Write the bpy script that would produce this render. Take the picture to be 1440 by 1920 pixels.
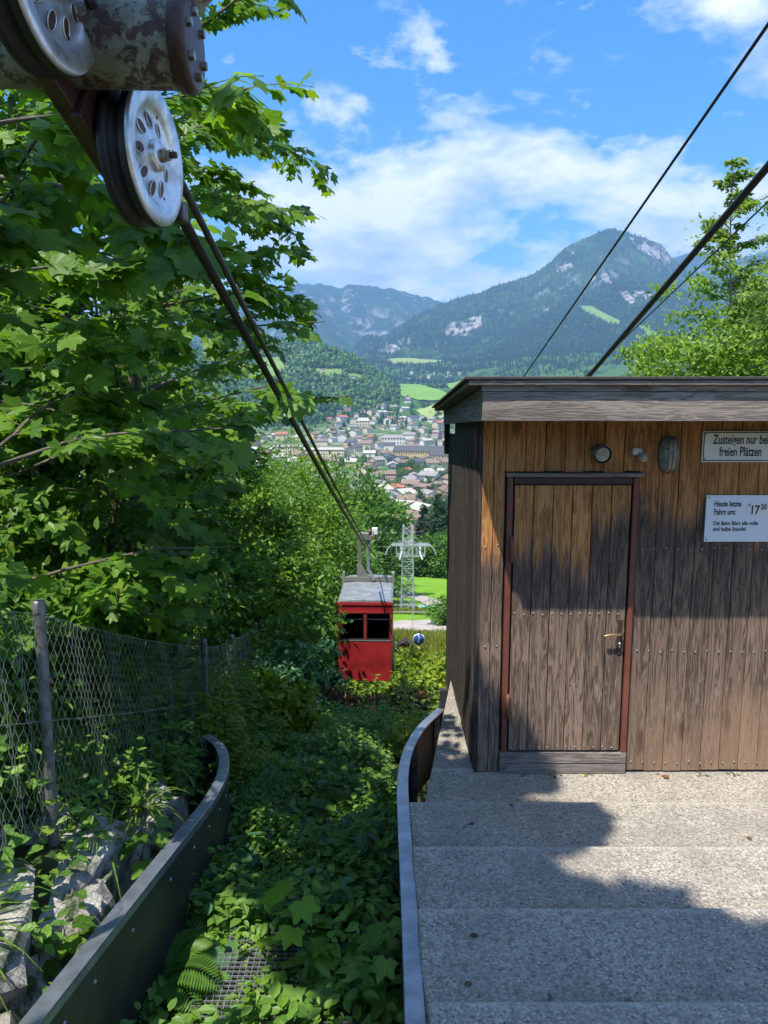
import bpy, bmesh, math, random
import numpy as np
from mathutils import Vector, Matrix
R = math.radians
sc = bpy.context.scene
for o in list(bpy.data.objects): bpy.data.objects.remove(o)
col = sc.collection

# ---------------------------------------------------------------- camera, sky, sun, exposure
CAMZ, PITCH, F = 2.68, 8.5, 1400.0
cam_d = bpy.data.cameras.new('camera'); cam = bpy.data.objects.new('camera', cam_d); col.objects.link(cam)
cam.location = (0, 0, CAMZ); cam.rotation_euler = (R(90 - PITCH), 0, 0)
cam_d.sensor_width = 36; cam_d.lens = 36 * F / 1920; cam_d.clip_start = .05; cam_d.clip_end = 40000
sc.camera = cam
SUN_FROM = Vector((-.38, -.50, 1.36)).normalized()          # towards the sun: behind and to the side of the camera
SUN_EL = math.asin(SUN_FROM.z)
SUN_AZ = math.atan2(SUN_FROM.x, SUN_FROM.y)                 # clockwise from +Y
world = bpy.data.worlds.new('World'); sc.world = world; world.use_nodes = True
wn, wl = world.node_tree.nodes, world.node_tree.links
wn.clear()
def N(nodes, t, **kw):
    n = nodes.new(t)
    for k, v in kw.items(): setattr(n, k, v)
    return n
def mth(nodes, links, op, a, b=None, c=None, clamp=False):
    n = nodes.new('ShaderNodeMath'); n.operation = op; n.use_clamp = clamp
    for i, v in enumerate((a, b, c)):
        if v is None: continue
        if isinstance(v, (int, float)): n.inputs[i].default_value = v
        else: links.new(v, n.inputs[i])
    return n.outputs[0]
def mixc(nodes, links, fac, a, b, mode='MIX'):
    n = nodes.new('ShaderNodeMix'); n.data_type = 'RGBA'; n.blend_type = mode
    for idx, v in ((0, fac), (6, a), (7, b)):
        if isinstance(v, (int, float)): n.inputs[idx].default_value = v
        elif isinstance(v, tuple): n.inputs[idx].default_value = v + (1,) if len(v) == 3 else v
        else: links.new(v, n.inputs[idx])
    return n.outputs[2]
def ramp(nodes, links, fac, stops, interp='LINEAR'):
    n = nodes.new('ShaderNodeValToRGB'); n.color_ramp.interpolation = interp
    el = n.color_ramp.elements
    while len(el) < len(stops): el.new(.5)
    for e, (p, c) in zip(el, stops):
        e.position = p; e.color = (c, c, c, 1) if isinstance(c, (int, float)) else tuple(c) + (1,)
    if fac is not None: links.new(fac, n.inputs[0])
    return n.outputs[0]
def noise(nodes, links, vec, scale, detail=4, rough=.55, dist=0.):
    n = nodes.new('ShaderNodeTexNoise')
    n.inputs['Scale'].default_value = scale; n.inputs['Detail'].default_value = detail
    n.inputs['Roughness'].default_value = rough; n.inputs['Distortion'].default_value = dist
    if vec is not None: links.new(vec, n.inputs['Vector'])
    return n.outputs['Fac']
def mapping(nodes, links, vec, scale=(1, 1, 1), loc=(0, 0, 0), rot=(0, 0, 0)):
    n = nodes.new('ShaderNodeMapping'); n.inputs['Scale'].default_value = scale
    n.inputs['Location'].default_value = loc; n.inputs['Rotation'].default_value = rot
    links.new(vec, n.inputs['Vector']); return n.outputs[0]

sky = N(wn, 'ShaderNodeTexSky', sky_type='NISHITA'); sky.sun_disc = False
sky.sun_elevation = SUN_EL; sky.sun_rotation = SUN_AZ; sky.altitude = 700; sky.ozone_density = 2.2; sky.dust_density = .6
tc = N(wn, 'ShaderNodeTexCoord')
sep = N(wn, 'ShaderNodeSeparateXYZ'); wl.new(tc.outputs['Generated'], sep.inputs[0])
zc = mth(wn, wl, 'ADD', mth(wn, wl, 'MAXIMUM', sep.outputs[2], 0.0), .13)
cmb = N(wn, 'ShaderNodeCombineXYZ')
wl.new(mth(wn, wl, 'DIVIDE', sep.outputs[0], zc), cmb.inputs[0]); wl.new(mth(wn, wl, 'DIVIDE', sep.outputs[1], zc), cmb.inputs[1])
pl = mapping(wn, wl, tc.outputs['Generated'], (1.0, 1.0, 2.0), (4.35, 1.2, .37))
big = noise(wn, wl, pl, 2.0, 2, .5)
det = noise(wn, wl, pl, 5.2, 10, .60, .15)
wis = noise(wn, wl, mapping(wn, wl, cmb.outputs[0], (2.2, 1.1, 1), (0.6, 3.3, 0), (0, 0, .5)), 1.6, 8, .62, .3)
bank = ramp(wn, wl, sep.outputs[2], [(0, .95), (.14, .88), (.24, .58), (.36, .12), (.75, .12)])
m = mth(wn, wl, 'ADD', mth(wn, wl, 'MULTIPLY', big, .45), mth(wn, wl, 'MULTIPLY', det, 1.7))
m = mth(wn, wl, 'ADD', m, mth(wn, wl, 'MULTIPLY', bank, .215))
mask = ramp(wn, wl, mth(wn, wl, 'MULTIPLY', m, .714), [(.786, 0), (.864, .55), (.971, 1)])
wmask = mth(wn, wl, 'MULTIPLY', ramp(wn, wl, wis, [(.60, 0), (.74, .7)]), 1.0)
mask = mth(wn, wl, 'MAXIMUM', mask, wmask)
shade = noise(wn, wl, mapping(wn, wl, tc.outputs['Generated'], (1.0, 1.0, 2.4), (4.35, 1.2, .30)), 5.4, 8, .6, .15)
ccol = mixc(wn, wl, ramp(wn, wl, shade, [(.40, 0), (.58, 1)]), (1.5, 1.9, 2.65), (3.7, 3.65, 3.7))
skyc = N(wn, 'ShaderNodeHueSaturation'); skyc.inputs['Saturation'].default_value = 1.42; skyc.inputs['Value'].default_value = .60
wl.new(sky.outputs[0], skyc.inputs['Color'])
final = mixc(wn, wl, mth(wn, wl, 'MULTIPLY', mask, .86), skyc.outputs[0], ccol)
bg = N(wn, 'ShaderNodeBackground'); bg.inputs['Strength'].default_value = .15
wo = N(wn, 'ShaderNodeOutputWorld'); wl.new(final, bg.inputs['Color']); wl.new(bg.outputs[0], wo.inputs['Surface'])
sun_d = bpy.data.lights.new('sun', 'SUN'); sun = bpy.data.objects.new('sun', sun_d); col.objects.link(sun)
sun_d.energy = 3.0; sun_d.angle = R(.5); sun_d.color = (1, .94, .84)
sun.rotation_euler = SUN_FROM.to_track_quat('Z', 'Y').to_euler(); sun.location = (-20, -26, 70)
vs = sc.view_settings; vs.view_transform = 'Standard'; vs.look = 'None'; vs.gamma = 1; vs.use_curve_mapping = False; vs.exposure = 1.55
cy = sc.cycles
cy.max_bounces = 7; cy.diffuse_bounces = 4; cy.glossy_bounces = 3; cy.transmission_bounces = 5; cy.transparent_max_bounces = 8; cy.volume_bounces = 0
cy.caustics_reflective = False; cy.caustics_refractive = False; cy.use_denoising = True; cy.sample_clamp_indirect = 6

# ---------------------------------------------------------------- helpers
def ray(px, py):
    cx, cyy = (px - 720) / F, (960 - py) / F
    p = R(PITCH)
    return Vector((cx, math.cos(p) + math.sin(p) * cyy, -math.sin(p) + math.cos(p) * cyy))
def at(px, py, Y):                       # the point of a pixel's ray at forward distance Y
    d = ray(px, py); return Vector((0, 0, CAMZ)) + d * (Y / d.y)
def proj(P):                             # numpy (n,3) -> pixel x, y, depth
    p = R(PITCH); q = np.asarray(P, float) - np.array([0, 0, CAMZ])
    dep = q[:, 1] * math.cos(p) - q[:, 2] * math.sin(p); up = q[:, 1] * math.sin(p) + q[:, 2] * math.cos(p)
    dd = np.where(abs(dep) < 1e-6, 1e-6, dep)
    return 720 + F * q[:, 0] / dd, 960 - F * up / dd, dep
def tag(o, label=None, cat=None, group=None, kind=None):
    if label: o['label'] = label
    if cat: o['category'] = cat
    if group: o['group'] = group
    if kind: o['kind'] = kind
    return o
def link(o, parent=None):
    col.objects.link(o)
    if parent is not None: o.parent = parent
    return o
def empty(name, loc=(0, 0, 0), rz=0, **kw):
    o = bpy.data.objects.new(name, None); o.location = loc; o.rotation_euler = (0, 0, rz); o.empty_display_size = .2
    col.objects.link(o); return tag(o, **kw)
class MB:
    """collects shapes; build() links them as one mesh object (coordinates relative to org)"""
    def __init__(s): s.v = []; s.f = []; s.sm = []
    def add(s, v, f, smooth=False):
        b = len(s.v); s.v += [tuple(p) for p in v]; s.f += [tuple(i + b for i in q) for q in f]; s.sm += [smooth] * len(f); return s
    def box(s, x0, x1, y0, y1, z0, z1):
        return s.add([(x0, y0, z0), (x1, y0, z0), (x1, y1, z0), (x0, y1, z0), (x0, y0, z1), (x1, y0, z1), (x1, y1, z1), (x0, y1, z1)],
                     [(0, 3, 2, 1), (4, 5, 6, 7), (0, 1, 5, 4), (1, 2, 6, 5), (2, 3, 7, 6), (3, 0, 4, 7)])
    def bar(s, a, b, w, h=None, up=(0, 0, 1)):
        a, b = Vector(a), Vector(b); d = (b - a).normalized(); h = h or w
        u = Vector(up); u = (u - d * u.dot(d))
        if u.length < 1e-4: u = Vector((1, 0, 0)) - d * d.x
        u.normalize(); r = d.cross(u)
        v = [p + r * (sx * w / 2) + u * (sz * h / 2) for p in (a, b) for sx, sz in ((-1, -1), (1, -1), (1, 1), (-1, 1))]
        return s.add(v, [(0, 1, 2, 3), (7, 6, 5, 4), (0, 4, 5, 1), (1, 5, 6, 2), (2, 6, 7, 3), (3, 7, 4, 0)])
    def tube(s, pts, rad, n=8, cap=True, smooth=True):
        pts = [Vector(p) for p in pts]; k = len(pts)
        rad = [rad] * k if isinstance(rad, (int, float)) else rad
        v = []; ref = None
        for i, p in enumerate(pts):
            t = (pts[min(i + 1, k - 1)] - pts[max(i - 1, 0)]).normalized()
            if ref is None: ref = Vector((0, 0, 1)) if abs(t.z) < .9 else Vector((1, 0, 0))
            u = (ref - t * ref.dot(t)).normalized(); ref = u; w = t.cross(u)
            for j in range(n):
                a = 2 * math.pi * j / n; v.append(p + (u * math.cos(a) + w * math.sin(a)) * rad[i])
        f = [(i * n + j, i * n + (j + 1) % n, (i + 1) * n + (j + 1) % n, (i + 1) * n + j) for i in range(k - 1) for j in range(n)]
        s.add(v, f, smooth)
        if cap:
            s.add(v[:n], [tuple(range(n))[::-1]]); s.add(v[-n:], [tuple(range(n))])
        return s
    def lathe(s, prof, org, axis, n=32, smooth=True):
        """prof: (radius, height along axis)"""
        org, ax = Vector(org), Vector(axis).normalized()
        u = (Vector((0, 0, 1)) if abs(ax.z) < .9 else Vector((1, 0, 0))); u = (u - ax * u.dot(ax)).normalized(); w = ax.cross(u)
        v = [org + ax * h + (u * math.cos(2 * math.pi * j / n) + w * math.sin(2 * math.pi * j / n)) * r for r, h in prof for j in range(n)]
        f = [(i * n + j, i * n + (j + 1) % n, (i + 1) * n + (j + 1) % n, (i + 1) * n + j) for i in range(len(prof) - 1) for j in range(n)]
        return s.add(v, f, smooth)
    def prism(s, poly, h0, h1, fn):
        """poly (a,b) extruded from h0 to h1; fn(a,b,h) -> point"""
        n = len(poly); v = [fn(a, b, h0) for a, b in poly] + [fn(a, b, h1) for a, b in poly]
        return s.add(v, [tuple(range(n))[::-1], tuple(range(n, 2 * n))] + [(i, (i + 1) % n, n + (i + 1) % n, n + i) for i in range(n)])
    def mesh(s, name, mat=None, org=(0, 0, 0)):
        me = bpy.data.meshes.new(name); o = Vector(org)
        me.from_pydata([tuple(Vector(p) - o) for p in s.v], [], s.f)
        me.polygons.foreach_set('use_smooth', s.sm)
        if mat: me.materials.append(mat)
        bm = bmesh.new(); bm.from_mesh(me); bmesh.ops.recalc_face_normals(bm, faces=bm.faces); bm.to_mesh(me); bm.free()
        return me
    def build(s, name, mat, parent=None, org=(0, 0, 0), bevel=0., **kw):
        o = bpy.data.objects.new(name, s.mesh(name, mat, org)); o.location = org; link(o, parent)
        if bevel:
            b = o.modifiers.new('bevel', 'BEVEL'); b.width = bevel; b.segments = 2; b.limit_method = 'ANGLE'; b.angle_limit = R(40)
        return tag(o, **kw)
def part(name, mesh, parent, loc=(0, 0, 0), rot=(0, 0, 0), scale=(1, 1, 1)):
    o = bpy.data.objects.new(name, mesh); o.location = loc; o.rotation_euler = rot; o.scale = scale
    return link(o, parent)
def np_mesh(name, V, Fc, mat, tint=None, smooth=False):
    """V (n,3), Fc (m,k) fast mesh"""
    me = bpy.data.meshes.new(name); V = np.asarray(V, np.float32); Fc = np.asarray(Fc, np.int32); k = Fc.shape[1]
    me.vertices.add(len(V)); me.vertices.foreach_set('co', V.ravel())
    me.loops.add(Fc.size); me.loops.foreach_set('vertex_index', Fc.ravel())
    me.polygons.add(len(Fc)); me.polygons.foreach_set('loop_start', np.arange(0, Fc.size, k, dtype=np.int32))
    me.polygons.foreach_set('loop_total', np.full(len(Fc), k, np.int32))
    me.polygons.foreach_set('use_smooth', np.full(len(Fc), smooth))
    if tint is not None:
        a = me.attributes.new('tint', 'FLOAT', 'POINT'); a.data.foreach_set('value', np.asarray(tint, np.float32))
    me.update(calc_edges=True)
    if mat: me.materials.append(mat)
    return me

# ---------------------------------------------------------------- materials
MATS = {}
def new_mat(name):
    m = bpy.data.materials.new(name); m.use_nodes = True; nt = m.node_tree; nt.nodes.clear()
    out = nt.nodes.new('ShaderNodeOutputMaterial'); b = nt.nodes.new('ShaderNodeBsdfPrincipled'); nt.links.new(b.outputs[0], out.inputs[0])
    MATS[name] = m; return m, nt.nodes, nt.links, b
def objco(nodes): return nodes.new('ShaderNodeTexCoord').outputs['Object']
def wpos(nodes): return nodes.new('ShaderNodeNewGeometry').outputs['Position']
def bump(nodes, links, h, b, strength=.4, dist=.01):
    n = nodes.new('ShaderNodeBump'); n.inputs['Strength'].default_value = strength; n.inputs['Distance'].default_value = dist
    links.new(h, n.inputs['Height']); links.new(n.outputs[0], b.inputs['Normal'])
def simple(name, c, rough=.6, metal=0., var=.25, scale=8, bmp=.15, c2=None, lo=.35, hi=.65, dist=.005, spec=.5):
    m, n, l, b = new_mat(name)
    v = wpos(n); nz = noise(n, l, v, scale, 6, .6)
    c2 = c2 or tuple(x * (1 - var) for x in c)
    l.new(mixc(n, l, ramp(n, l, nz, [(lo, 0), (hi, 1)]), c2, c), b.inputs['Base Color'])
    b.inputs['Roughness'].default_value = rough; b.inputs['Metallic'].default_value = metal; b.inputs['Specular IOR Level'].default_value = spec
    if bmp: bump(n, l, noise(n, l, v, scale * 4, 4), b, bmp, dist)
    return m
def leafmat(name, dark, light, trans=.42, tr_tint=(1.25, 1.25, .55), rough=.45):
    m, n, l, b = new_mat(name)
    a = n.new('ShaderNodeAttribute'); a.attribute_name = 'tint'
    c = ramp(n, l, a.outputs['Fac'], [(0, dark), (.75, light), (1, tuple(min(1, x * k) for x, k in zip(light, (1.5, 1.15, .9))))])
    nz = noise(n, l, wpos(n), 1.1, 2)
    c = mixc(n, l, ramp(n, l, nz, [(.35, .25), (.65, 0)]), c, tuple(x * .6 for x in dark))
    l.new(c, b.inputs['Base Color']); b.inputs['Roughness'].default_value = rough; b.inputs['Specular IOR Level'].default_value = .35
    t = n.new('ShaderNodeBsdfTranslucent'); l.new(mixc(n, l, 1., c, tr_tint, 'MULTIPLY'), t.inputs[0])
    mx = n.new('ShaderNodeMixShader'); mx.inputs[0].default_value = trans
    out = [x for x in n if x.type == 'OUTPUT_MATERIAL'][0]
    l.new(b.outputs[0], mx.inputs[1]); l.new(t.outputs[0], mx.inputs[2]); l.new(mx.outputs[0], out.inputs[0])
    return m
leafmat('maple', (.050, .14, .018), (.165, .32, .032), .52)
leafmat('leaf_mid', (.035, .10, .016), (.13, .27, .034))
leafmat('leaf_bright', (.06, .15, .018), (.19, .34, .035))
leafmat('leaf_dark', (.018, .055, .015), (.06, .14, .028))
leafmat('spruce', (.010, .032, .014), (.032, .075, .022), .2)
leafmat('spruce_light', (.03, .075, .018), (.09, .17, .03), .3)
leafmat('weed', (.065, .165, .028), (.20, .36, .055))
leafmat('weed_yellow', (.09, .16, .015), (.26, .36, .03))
leafmat('young_maple', (.10, .24, .02), (.24, .40, .03), .5)
leafmat('grass', (.09, .15, .02), (.30, .32, .06), .3)
leafmat('grass_green', (.06, .15, .02), (.18, .32, .04), .35)
leafmat('dead', (.045, .026, .014), (.13, .075, .035), .15, (1, 1, 1))
leafmat('bluish', (.035, .11, .05), (.09, .22, .09), .35)
leafmat('birch', (.10, .21, .025), (.26, .42, .06), .45)
simple('wire', (.30, .34, .31), .5, .4, .3, 30, 0)
simple('bark', (.15, .125, .095), .9, 0, .55, 14, .6, dist=.01)
simple('bark_pale', (.36, .33, .28), .85, 0, .5, 10, .4)
def woodmat(name, front=True, axis='z'):
    m, n, l, b = new_mat(name)
    P = wpos(n); oi = n.new('ShaderNodeObjectInfo')
    off = n.new('ShaderNodeVectorMath'); off.operation = 'SCALE'; off.inputs[0].default_value = (7.3, 3.1, 23.7); l.new(oi.outputs['Random'], off.inputs['Scale'])
    ad = n.new('ShaderNodeVectorMath'); l.new(P, ad.inputs[0]); l.new(off.outputs[0], ad.inputs[1]); Q = ad.outputs[0]
    st = {'z': (1, 1, .07), 'x': (.07, 1, 1), 'y': (1, .07, 1)}[axis]
    sk = {'z': (1, 1, .3), 'x': (.3, 1, 1), 'y': (1, .3, 1)}[axis]
    # knots: sparse voronoi cells that bend the grain around them
    vo = n.new('ShaderNodeTexVoronoi'); vo.inputs['Scale'].default_value = 7.0; l.new(mapping(n, l, Q, sk), vo.inputs['Vector'])
    kn = ramp(n, l, vo.outputs['Distance'], [(.0, 1), (.10, .85), (.28, 0)])
    sepc = n.new('ShaderNodeSeparateColor'); l.new(vo.outputs['Color'], sepc.inputs[0])
    kn = mth(n, l, 'MULTIPLY', kn, mth(n, l, 'GREATER_THAN', sepc.outputs[0], .62))
    g1 = noise(n, l, mapping(n, l, Q, tuple(22 * s for s in st)), 1, 5, .6, 1.2)
    rings = n.new('ShaderNodeMath'); rings.operation = 'SINE'
    l.new(mth(n, l, 'ADD', mth(n, l, 'MULTIPLY', g1, 34), mth(n, l, 'MULTIPLY', kn, 9)), rings.inputs[0])
    grain = mth(n, l, 'MULTIPLY_ADD', rings.outputs[0], .5, .5)
    fine = noise(n, l, mapping(n, l, Q, tuple(160 * s for s in st)), 1, 3, .7)
    sp = n.new('ShaderNodeSeparateXYZ'); l.new(P, sp.inputs[0])
    orange = mixc(n, l, grain, (.52, .25, .09), (.29, .115, .036))
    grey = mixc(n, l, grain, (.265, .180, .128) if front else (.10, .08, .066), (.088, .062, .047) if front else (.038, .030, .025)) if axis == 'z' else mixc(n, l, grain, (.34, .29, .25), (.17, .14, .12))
    if axis != 'z':
        c = mixc(n, l, ramp(n, l, noise(n, l, mapping(n, l, Q, tuple(6 * s for s in st)), 1, 4), [(.4, 0), (.7, .5)]), grey, (.09, .075, .065))
    elif front:
        streak = noise(n, l, mapping(n, l, Q, (11, 11, .9)), 1, 5, .65)
        h = mth(n, l, 'ADD', sp.outputs[2], mth(n, l, 'MULTIPLY', mth(n, l, 'SUBTRACT', streak, .5), .95))
        h = mth(n, l, 'ADD', h, mth(n, l, 'MULTIPLY', mth(n, l, 'SUBTRACT', oi.outputs['Random'], .5), .5))
        prot = ramp(n, l, mth(n, l, 'MULTIPLY', h, .4), [(.640, 0), (.715, 1)])       # protected wood under the eaves
        rim = ramp(n, l, mth(n, l, 'MULTIPLY', h, .4), [(.46, 0), (.62, .55), (.70, .0)])  # dark algae line below it
        c = mixc(n, l, prot, grey, orange)
        c = mixc(n, l, rim, c, (.045, .034, .028))
        # splash-washed boards close to the ground and scratched pale patches
        wash = noise(n, l, mapping(n, l, P, (2.2, 2.2, 1.3)), 1, 4, .6)
        hz = mth(n, l, 'SUBTRACT', mth(n, l, 'MULTIPLY', wash, 1.5), sp.outputs[2])
        hx = ramp(n, l, mth(n, l, 'MULTIPLY', sp.outputs[0], .25), [(.40, .12), (.50, 1)])
        c = mixc(n, l, mth(n, l, 'MULTIPLY', ramp(n, l, hz, [(.05, 0), (.62, .8)]), hx), c, (.37, .24, .145))
        scr = noise(n, l, mapping(n, l, P, (34, 34, 9), rot=(0, .6, 0)), 1, 4, .75)
        sm = mth(n, l, 'MULTIPLY', ramp(n, l, scr, [(.56, 0), (.66, 1)]), ramp(n, l, noise(n, l, P, 1.9, 2), [(.50, 0), (.60, .6)]))
        sm = mth(n, l, 'MULTIPLY', sm, ramp(n, l, mth(n, l, 'MULTIPLY', sp.outputs[2], .5), [(.36, 1), (.48, 0)]))
        c = mixc(n, l, sm, c, (.36, .31, .27))
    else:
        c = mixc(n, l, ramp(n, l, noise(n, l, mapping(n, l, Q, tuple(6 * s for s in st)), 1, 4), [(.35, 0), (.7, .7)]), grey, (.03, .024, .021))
    c = mixc(n, l, mth(n, l, 'MULTIPLY', kn, .75), c, (.075, .032, .016))
    tone = mth(n, l, 'MULTIPLY_ADD', oi.outputs['Random'], .34, .80)
    mul = n.new('ShaderNodeVectorMath'); mul.operation = 'SCALE'; l.new(c, mul.inputs[0]); l.new(tone, mul.inputs['Scale'])
    dk = ramp(n, l, fine, [(.25, .62), (.5, 1)])
    fin = mixc(n, l, 1., mul.outputs[0], dk, 'MULTIPLY')
    l.new(fin, b.inputs['Base Color']); b.inputs['Roughness'].default_value = .82; b.inputs['Specular IOR Level'].default_value = .25
    bump(n, l, mth(n, l, 'ADD', mth(n, l, 'MULTIPLY', grain, .4), fine), b, .55, .004)
    return m
woodmat('wood_front'); woodmat('wood_side', False); woodmat('wood_fascia', False, 'x'); woodmat('wood_fascia_y', False, 'y')

def concrete():
    m, n, l, b = new_mat('concrete'); P = wpos(n)
    vo = n.new('ShaderNodeTexVoronoi'); vo.inputs['Scale'].default_value = 88; l.new(P, vo.inputs['Vector'])
    sc_ = n.new('ShaderNodeSeparateColor'); l.new(vo.outputs['Color'], sc_.inputs[0])
    peb = ramp(n, l, sc_.outputs[0], [(0, (.10, .09, .08)), (.10, (.24, .21, .17)), (.5, (.42, .375, .31)), (.8, (.52, .465, .385)), (1, (.64, .58, .49))])
    f2 = noise(n, l, P, 150, 3, .7)
    spz = n.new('ShaderNodeSeparateXYZ'); l.new(P, spz.inputs[0])
    nose = mth(n, l, 'FRACT', mth(n, l, 'DIVIDE', mth(n, l, 'SUBTRACT', 4.489 + 6.72, spz.outputs[1]), .672))
    c = mixc(n, l, ramp(n, l, vo.outputs['Distance'], [(.30, 0), (.62, .55)]), peb, (.25, .23, .20))
    c = mixc(n, l, ramp(n, l, f2, [(.30, .55), (.48, 0)]), c, (.11, .10, .09))
    c = mixc(n, l, ramp(n, l, noise(n, l, P, 2.2, 5, .6), [(.36, .42), (.58, 0)]), c, (.19, .17, .145))
    c = mixc(n, l, ramp(n, l, noise(n, l, mapping(n, l, P, (1, .6, 1), (3, 7, 1)), .9, 6, .7), [(.52, 0), (.66, .35)]), c, (.16, .15, .13))
    sp2 = n.new('ShaderNodeTexVoronoi'); sp2.inputs['Scale'].default_value = 3.3; l.new(P, sp2.inputs['Vector'])
    c = mixc(n, l, ramp(n, l, mth(n, l, 'ADD', sp2.outputs['Distance'], mth(n, l, 'MULTIPLY', noise(n, l, P, 40, 2), .07)), [(.085, .8), (.10, 0)]), c, (.09, .08, .07))
    # tread edges worn pale, colour darkening towards the back of each tread
    edge = mth(n, l, 'ADD', nose, mth(n, l, 'MULTIPLY', noise(n, l, P, 12, 4, .7), .05))
    c = mixc(n, l, ramp(n, l, edge, [(.028, .0), (.045, .24), (.10, .0), (1, 0)]), c, (.62, .59, .53))
    c = mixc(n, l, ramp(n, l, edge, [(.70, 0), (.97, .22), (1, .2)]), c, (.13, .12, .10))
    l.new(c, b.inputs['Base Color']); b.inputs['Roughness'].default_value = .9; b.inputs['Specular IOR Level'].default_value = .25
    bump(n, l, mth(n, l, 'ADD', mth(n, l, 'MULTIPLY', vo.outputs['Distance'], -1.2), f2), b, .8, .006)
concrete()
simple('steel', (.36, .40, .46), .38, .75, .35, 9, .08)
simple('galv', (.42, .44, .45), .5, .7, .3, 22, .1)
simple('post_metal', (.30, .31, .32), .55, .6, .45, 18, .12, c2=(.17, .14, .12))
simple('black_plastic', (.05, .05, .052), .42, 0, .5, 3.2, .10, c2=(.014, .016, .020), lo=.42, hi=.78)
simple('iron_dark', (.022, .017, .015), .45, .3, .6, 12, .5, c2=(.075, .04, .028), lo=.55, hi=.7)
simple('rubber', (.018, .016, .016), .55, 0, .3, 6, .05)
simple('rope', (.075, .072, .06), .5, .4, .45, 40, .1)
simple('rope_dark', (.022, .020, .020), .5, .2, .4, 30, .1)
simple('alu', (.74, .75, .77), .36, .9, .4, 17, .06, c2=(.44, .43, .42), lo=.34, hi=.56)
simple('nut', (.42, .36, .25), .35, .9, .5, 30, .1)
simple('red_paint', (.31, .020, .026), .34, 0, .45, 3.5, .05, lo=.3, hi=.6)
simple('red_frame', (.37, .028, .032), .4, 0, .2, 6, .05)
simple('cab_grey', (.22, .225, .205), .55, .2, .35, 5, .12)
simple('cab_roof', (.33, .36, .38), .42, .3, .35, 5, .12, c2=(.19, .21, .22))
simple('cab_dark', (.055, .04, .036), .7)
simple('rust_brown', (.20, .062, .035), .6, 0, .35, 6, .12)
simple('frame_dark', (.055, .022, .017), .6, 0, .35, 6, .12)
simple('sign_white', (.74, .74, .70), .4, 0, .08, 3, .03)
simple('sign_paper', (.70, .74, .78), .5, 0, .06, 2, .02)
simple('ink', (.012, .012, .013), .6, 0, 0, 4, 0)
simple('brass', (.60, .44, .20), .3, .9, .3, 30, .03)
simple('lamp_grey', (.22, .20, .18), .45, .5, .4, 25, .1)
simple('lamp_glass', (.34, .33, .27), .25, 0, .3, 40, .05)
simple('sensor_white', (.62, .58, .50), .45, 0, .2, 20, .03)
m, n, l, b = new_mat('rock'); P = wpos(n)
f1 = noise(n, l, P, 9, 8, .7, .4); f2 = noise(n, l, P, 60, 5, .7)
c = mixc(n, l, ramp(n, l, f1, [(.35, 0), (.62, 1)]), (.22, .20, .175), (.50, .48, .44))
c = mixc(n, l, ramp(n, l, f2, [(.3, .6), (.5, 0)]), c, (.12, .11, .095))
c = mixc(n, l, ramp(n, l, noise(n, l, P, 5, 6, .7), [(.50, 0), (.58, .9)]), c, (.05, .085, .02))
l.new(c, b.inputs['Base Color']); b.inputs['Roughness'].default_value = .95
bump(n, l, mth(n, l, 'ADD', f1, mth(n, l, 'MULTIPLY', f2, .4)), b, .9, .03)
simple('path_gravel', (.40, .35, .31), .95, 0, .25, 1.2, .3)
simple('white_lattice', (.44, .47, .48), .5, .3, .25, 3, 0)
simple('mint', (.33, .66, .60), .45, 0, .15, 2, .1)
simple('sign_blue', (.02, .09, .33), .4, 0, .1, 5, 0)
simple('post_wood', (.17, .13, .095), .9, 0, .4, 20, .3)
simple('roof_felt', (.06, .055, .05), .9, 0, .4, 20, .3)
# peeling paint on the big tube of the sheave bracket
m, n, l, b = new_mat('peeling'); P = objco(n)
pa = noise(n, l, P, 19, 9, .74, .3); pb = noise(n, l, mapping(n, l, P, (1, 1, 1), (3, 1, 7)), 34, 9, .75, .2)
c = mixc(n, l, ramp(n, l, noise(n, l, P, 9, 4), [(.4, 0), (.62, 1)]), (.22, .205, .14), (.33, .34, .29))
c = mixc(n, l, ramp(n, l, pa, [(.50, 0), (.535, 1)]), c, (.10, .055, .042))
c = mixc(n, l, ramp(n, l, pb, [(.56, 0), (.62, .9)]), c, (.022, .018, .016))
l.new(c, b.inputs['Base Color']); b.inputs['Roughness'].default_value = .6
bump(n, l, mth(n, l, 'ADD', pa, mth(n, l, 'MULTIPLY', pb, .6)), b, .6, .012)
# clear and dark panes
m, n, l, b = new_mat('pane'); b.inputs['Base Color'].default_value = (.75, .8, .8, 1); b.inputs['Roughness'].default_value = .05
b.inputs['Transmission Weight'].default_value = 1; b.inputs['IOR'].default_value = 1.05
m, n, l, b = new_mat('far_window'); b.inputs['Base Color'].default_value = (.05, .055, .06, 1); b.inputs['Roughness'].default_value = .2

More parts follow.
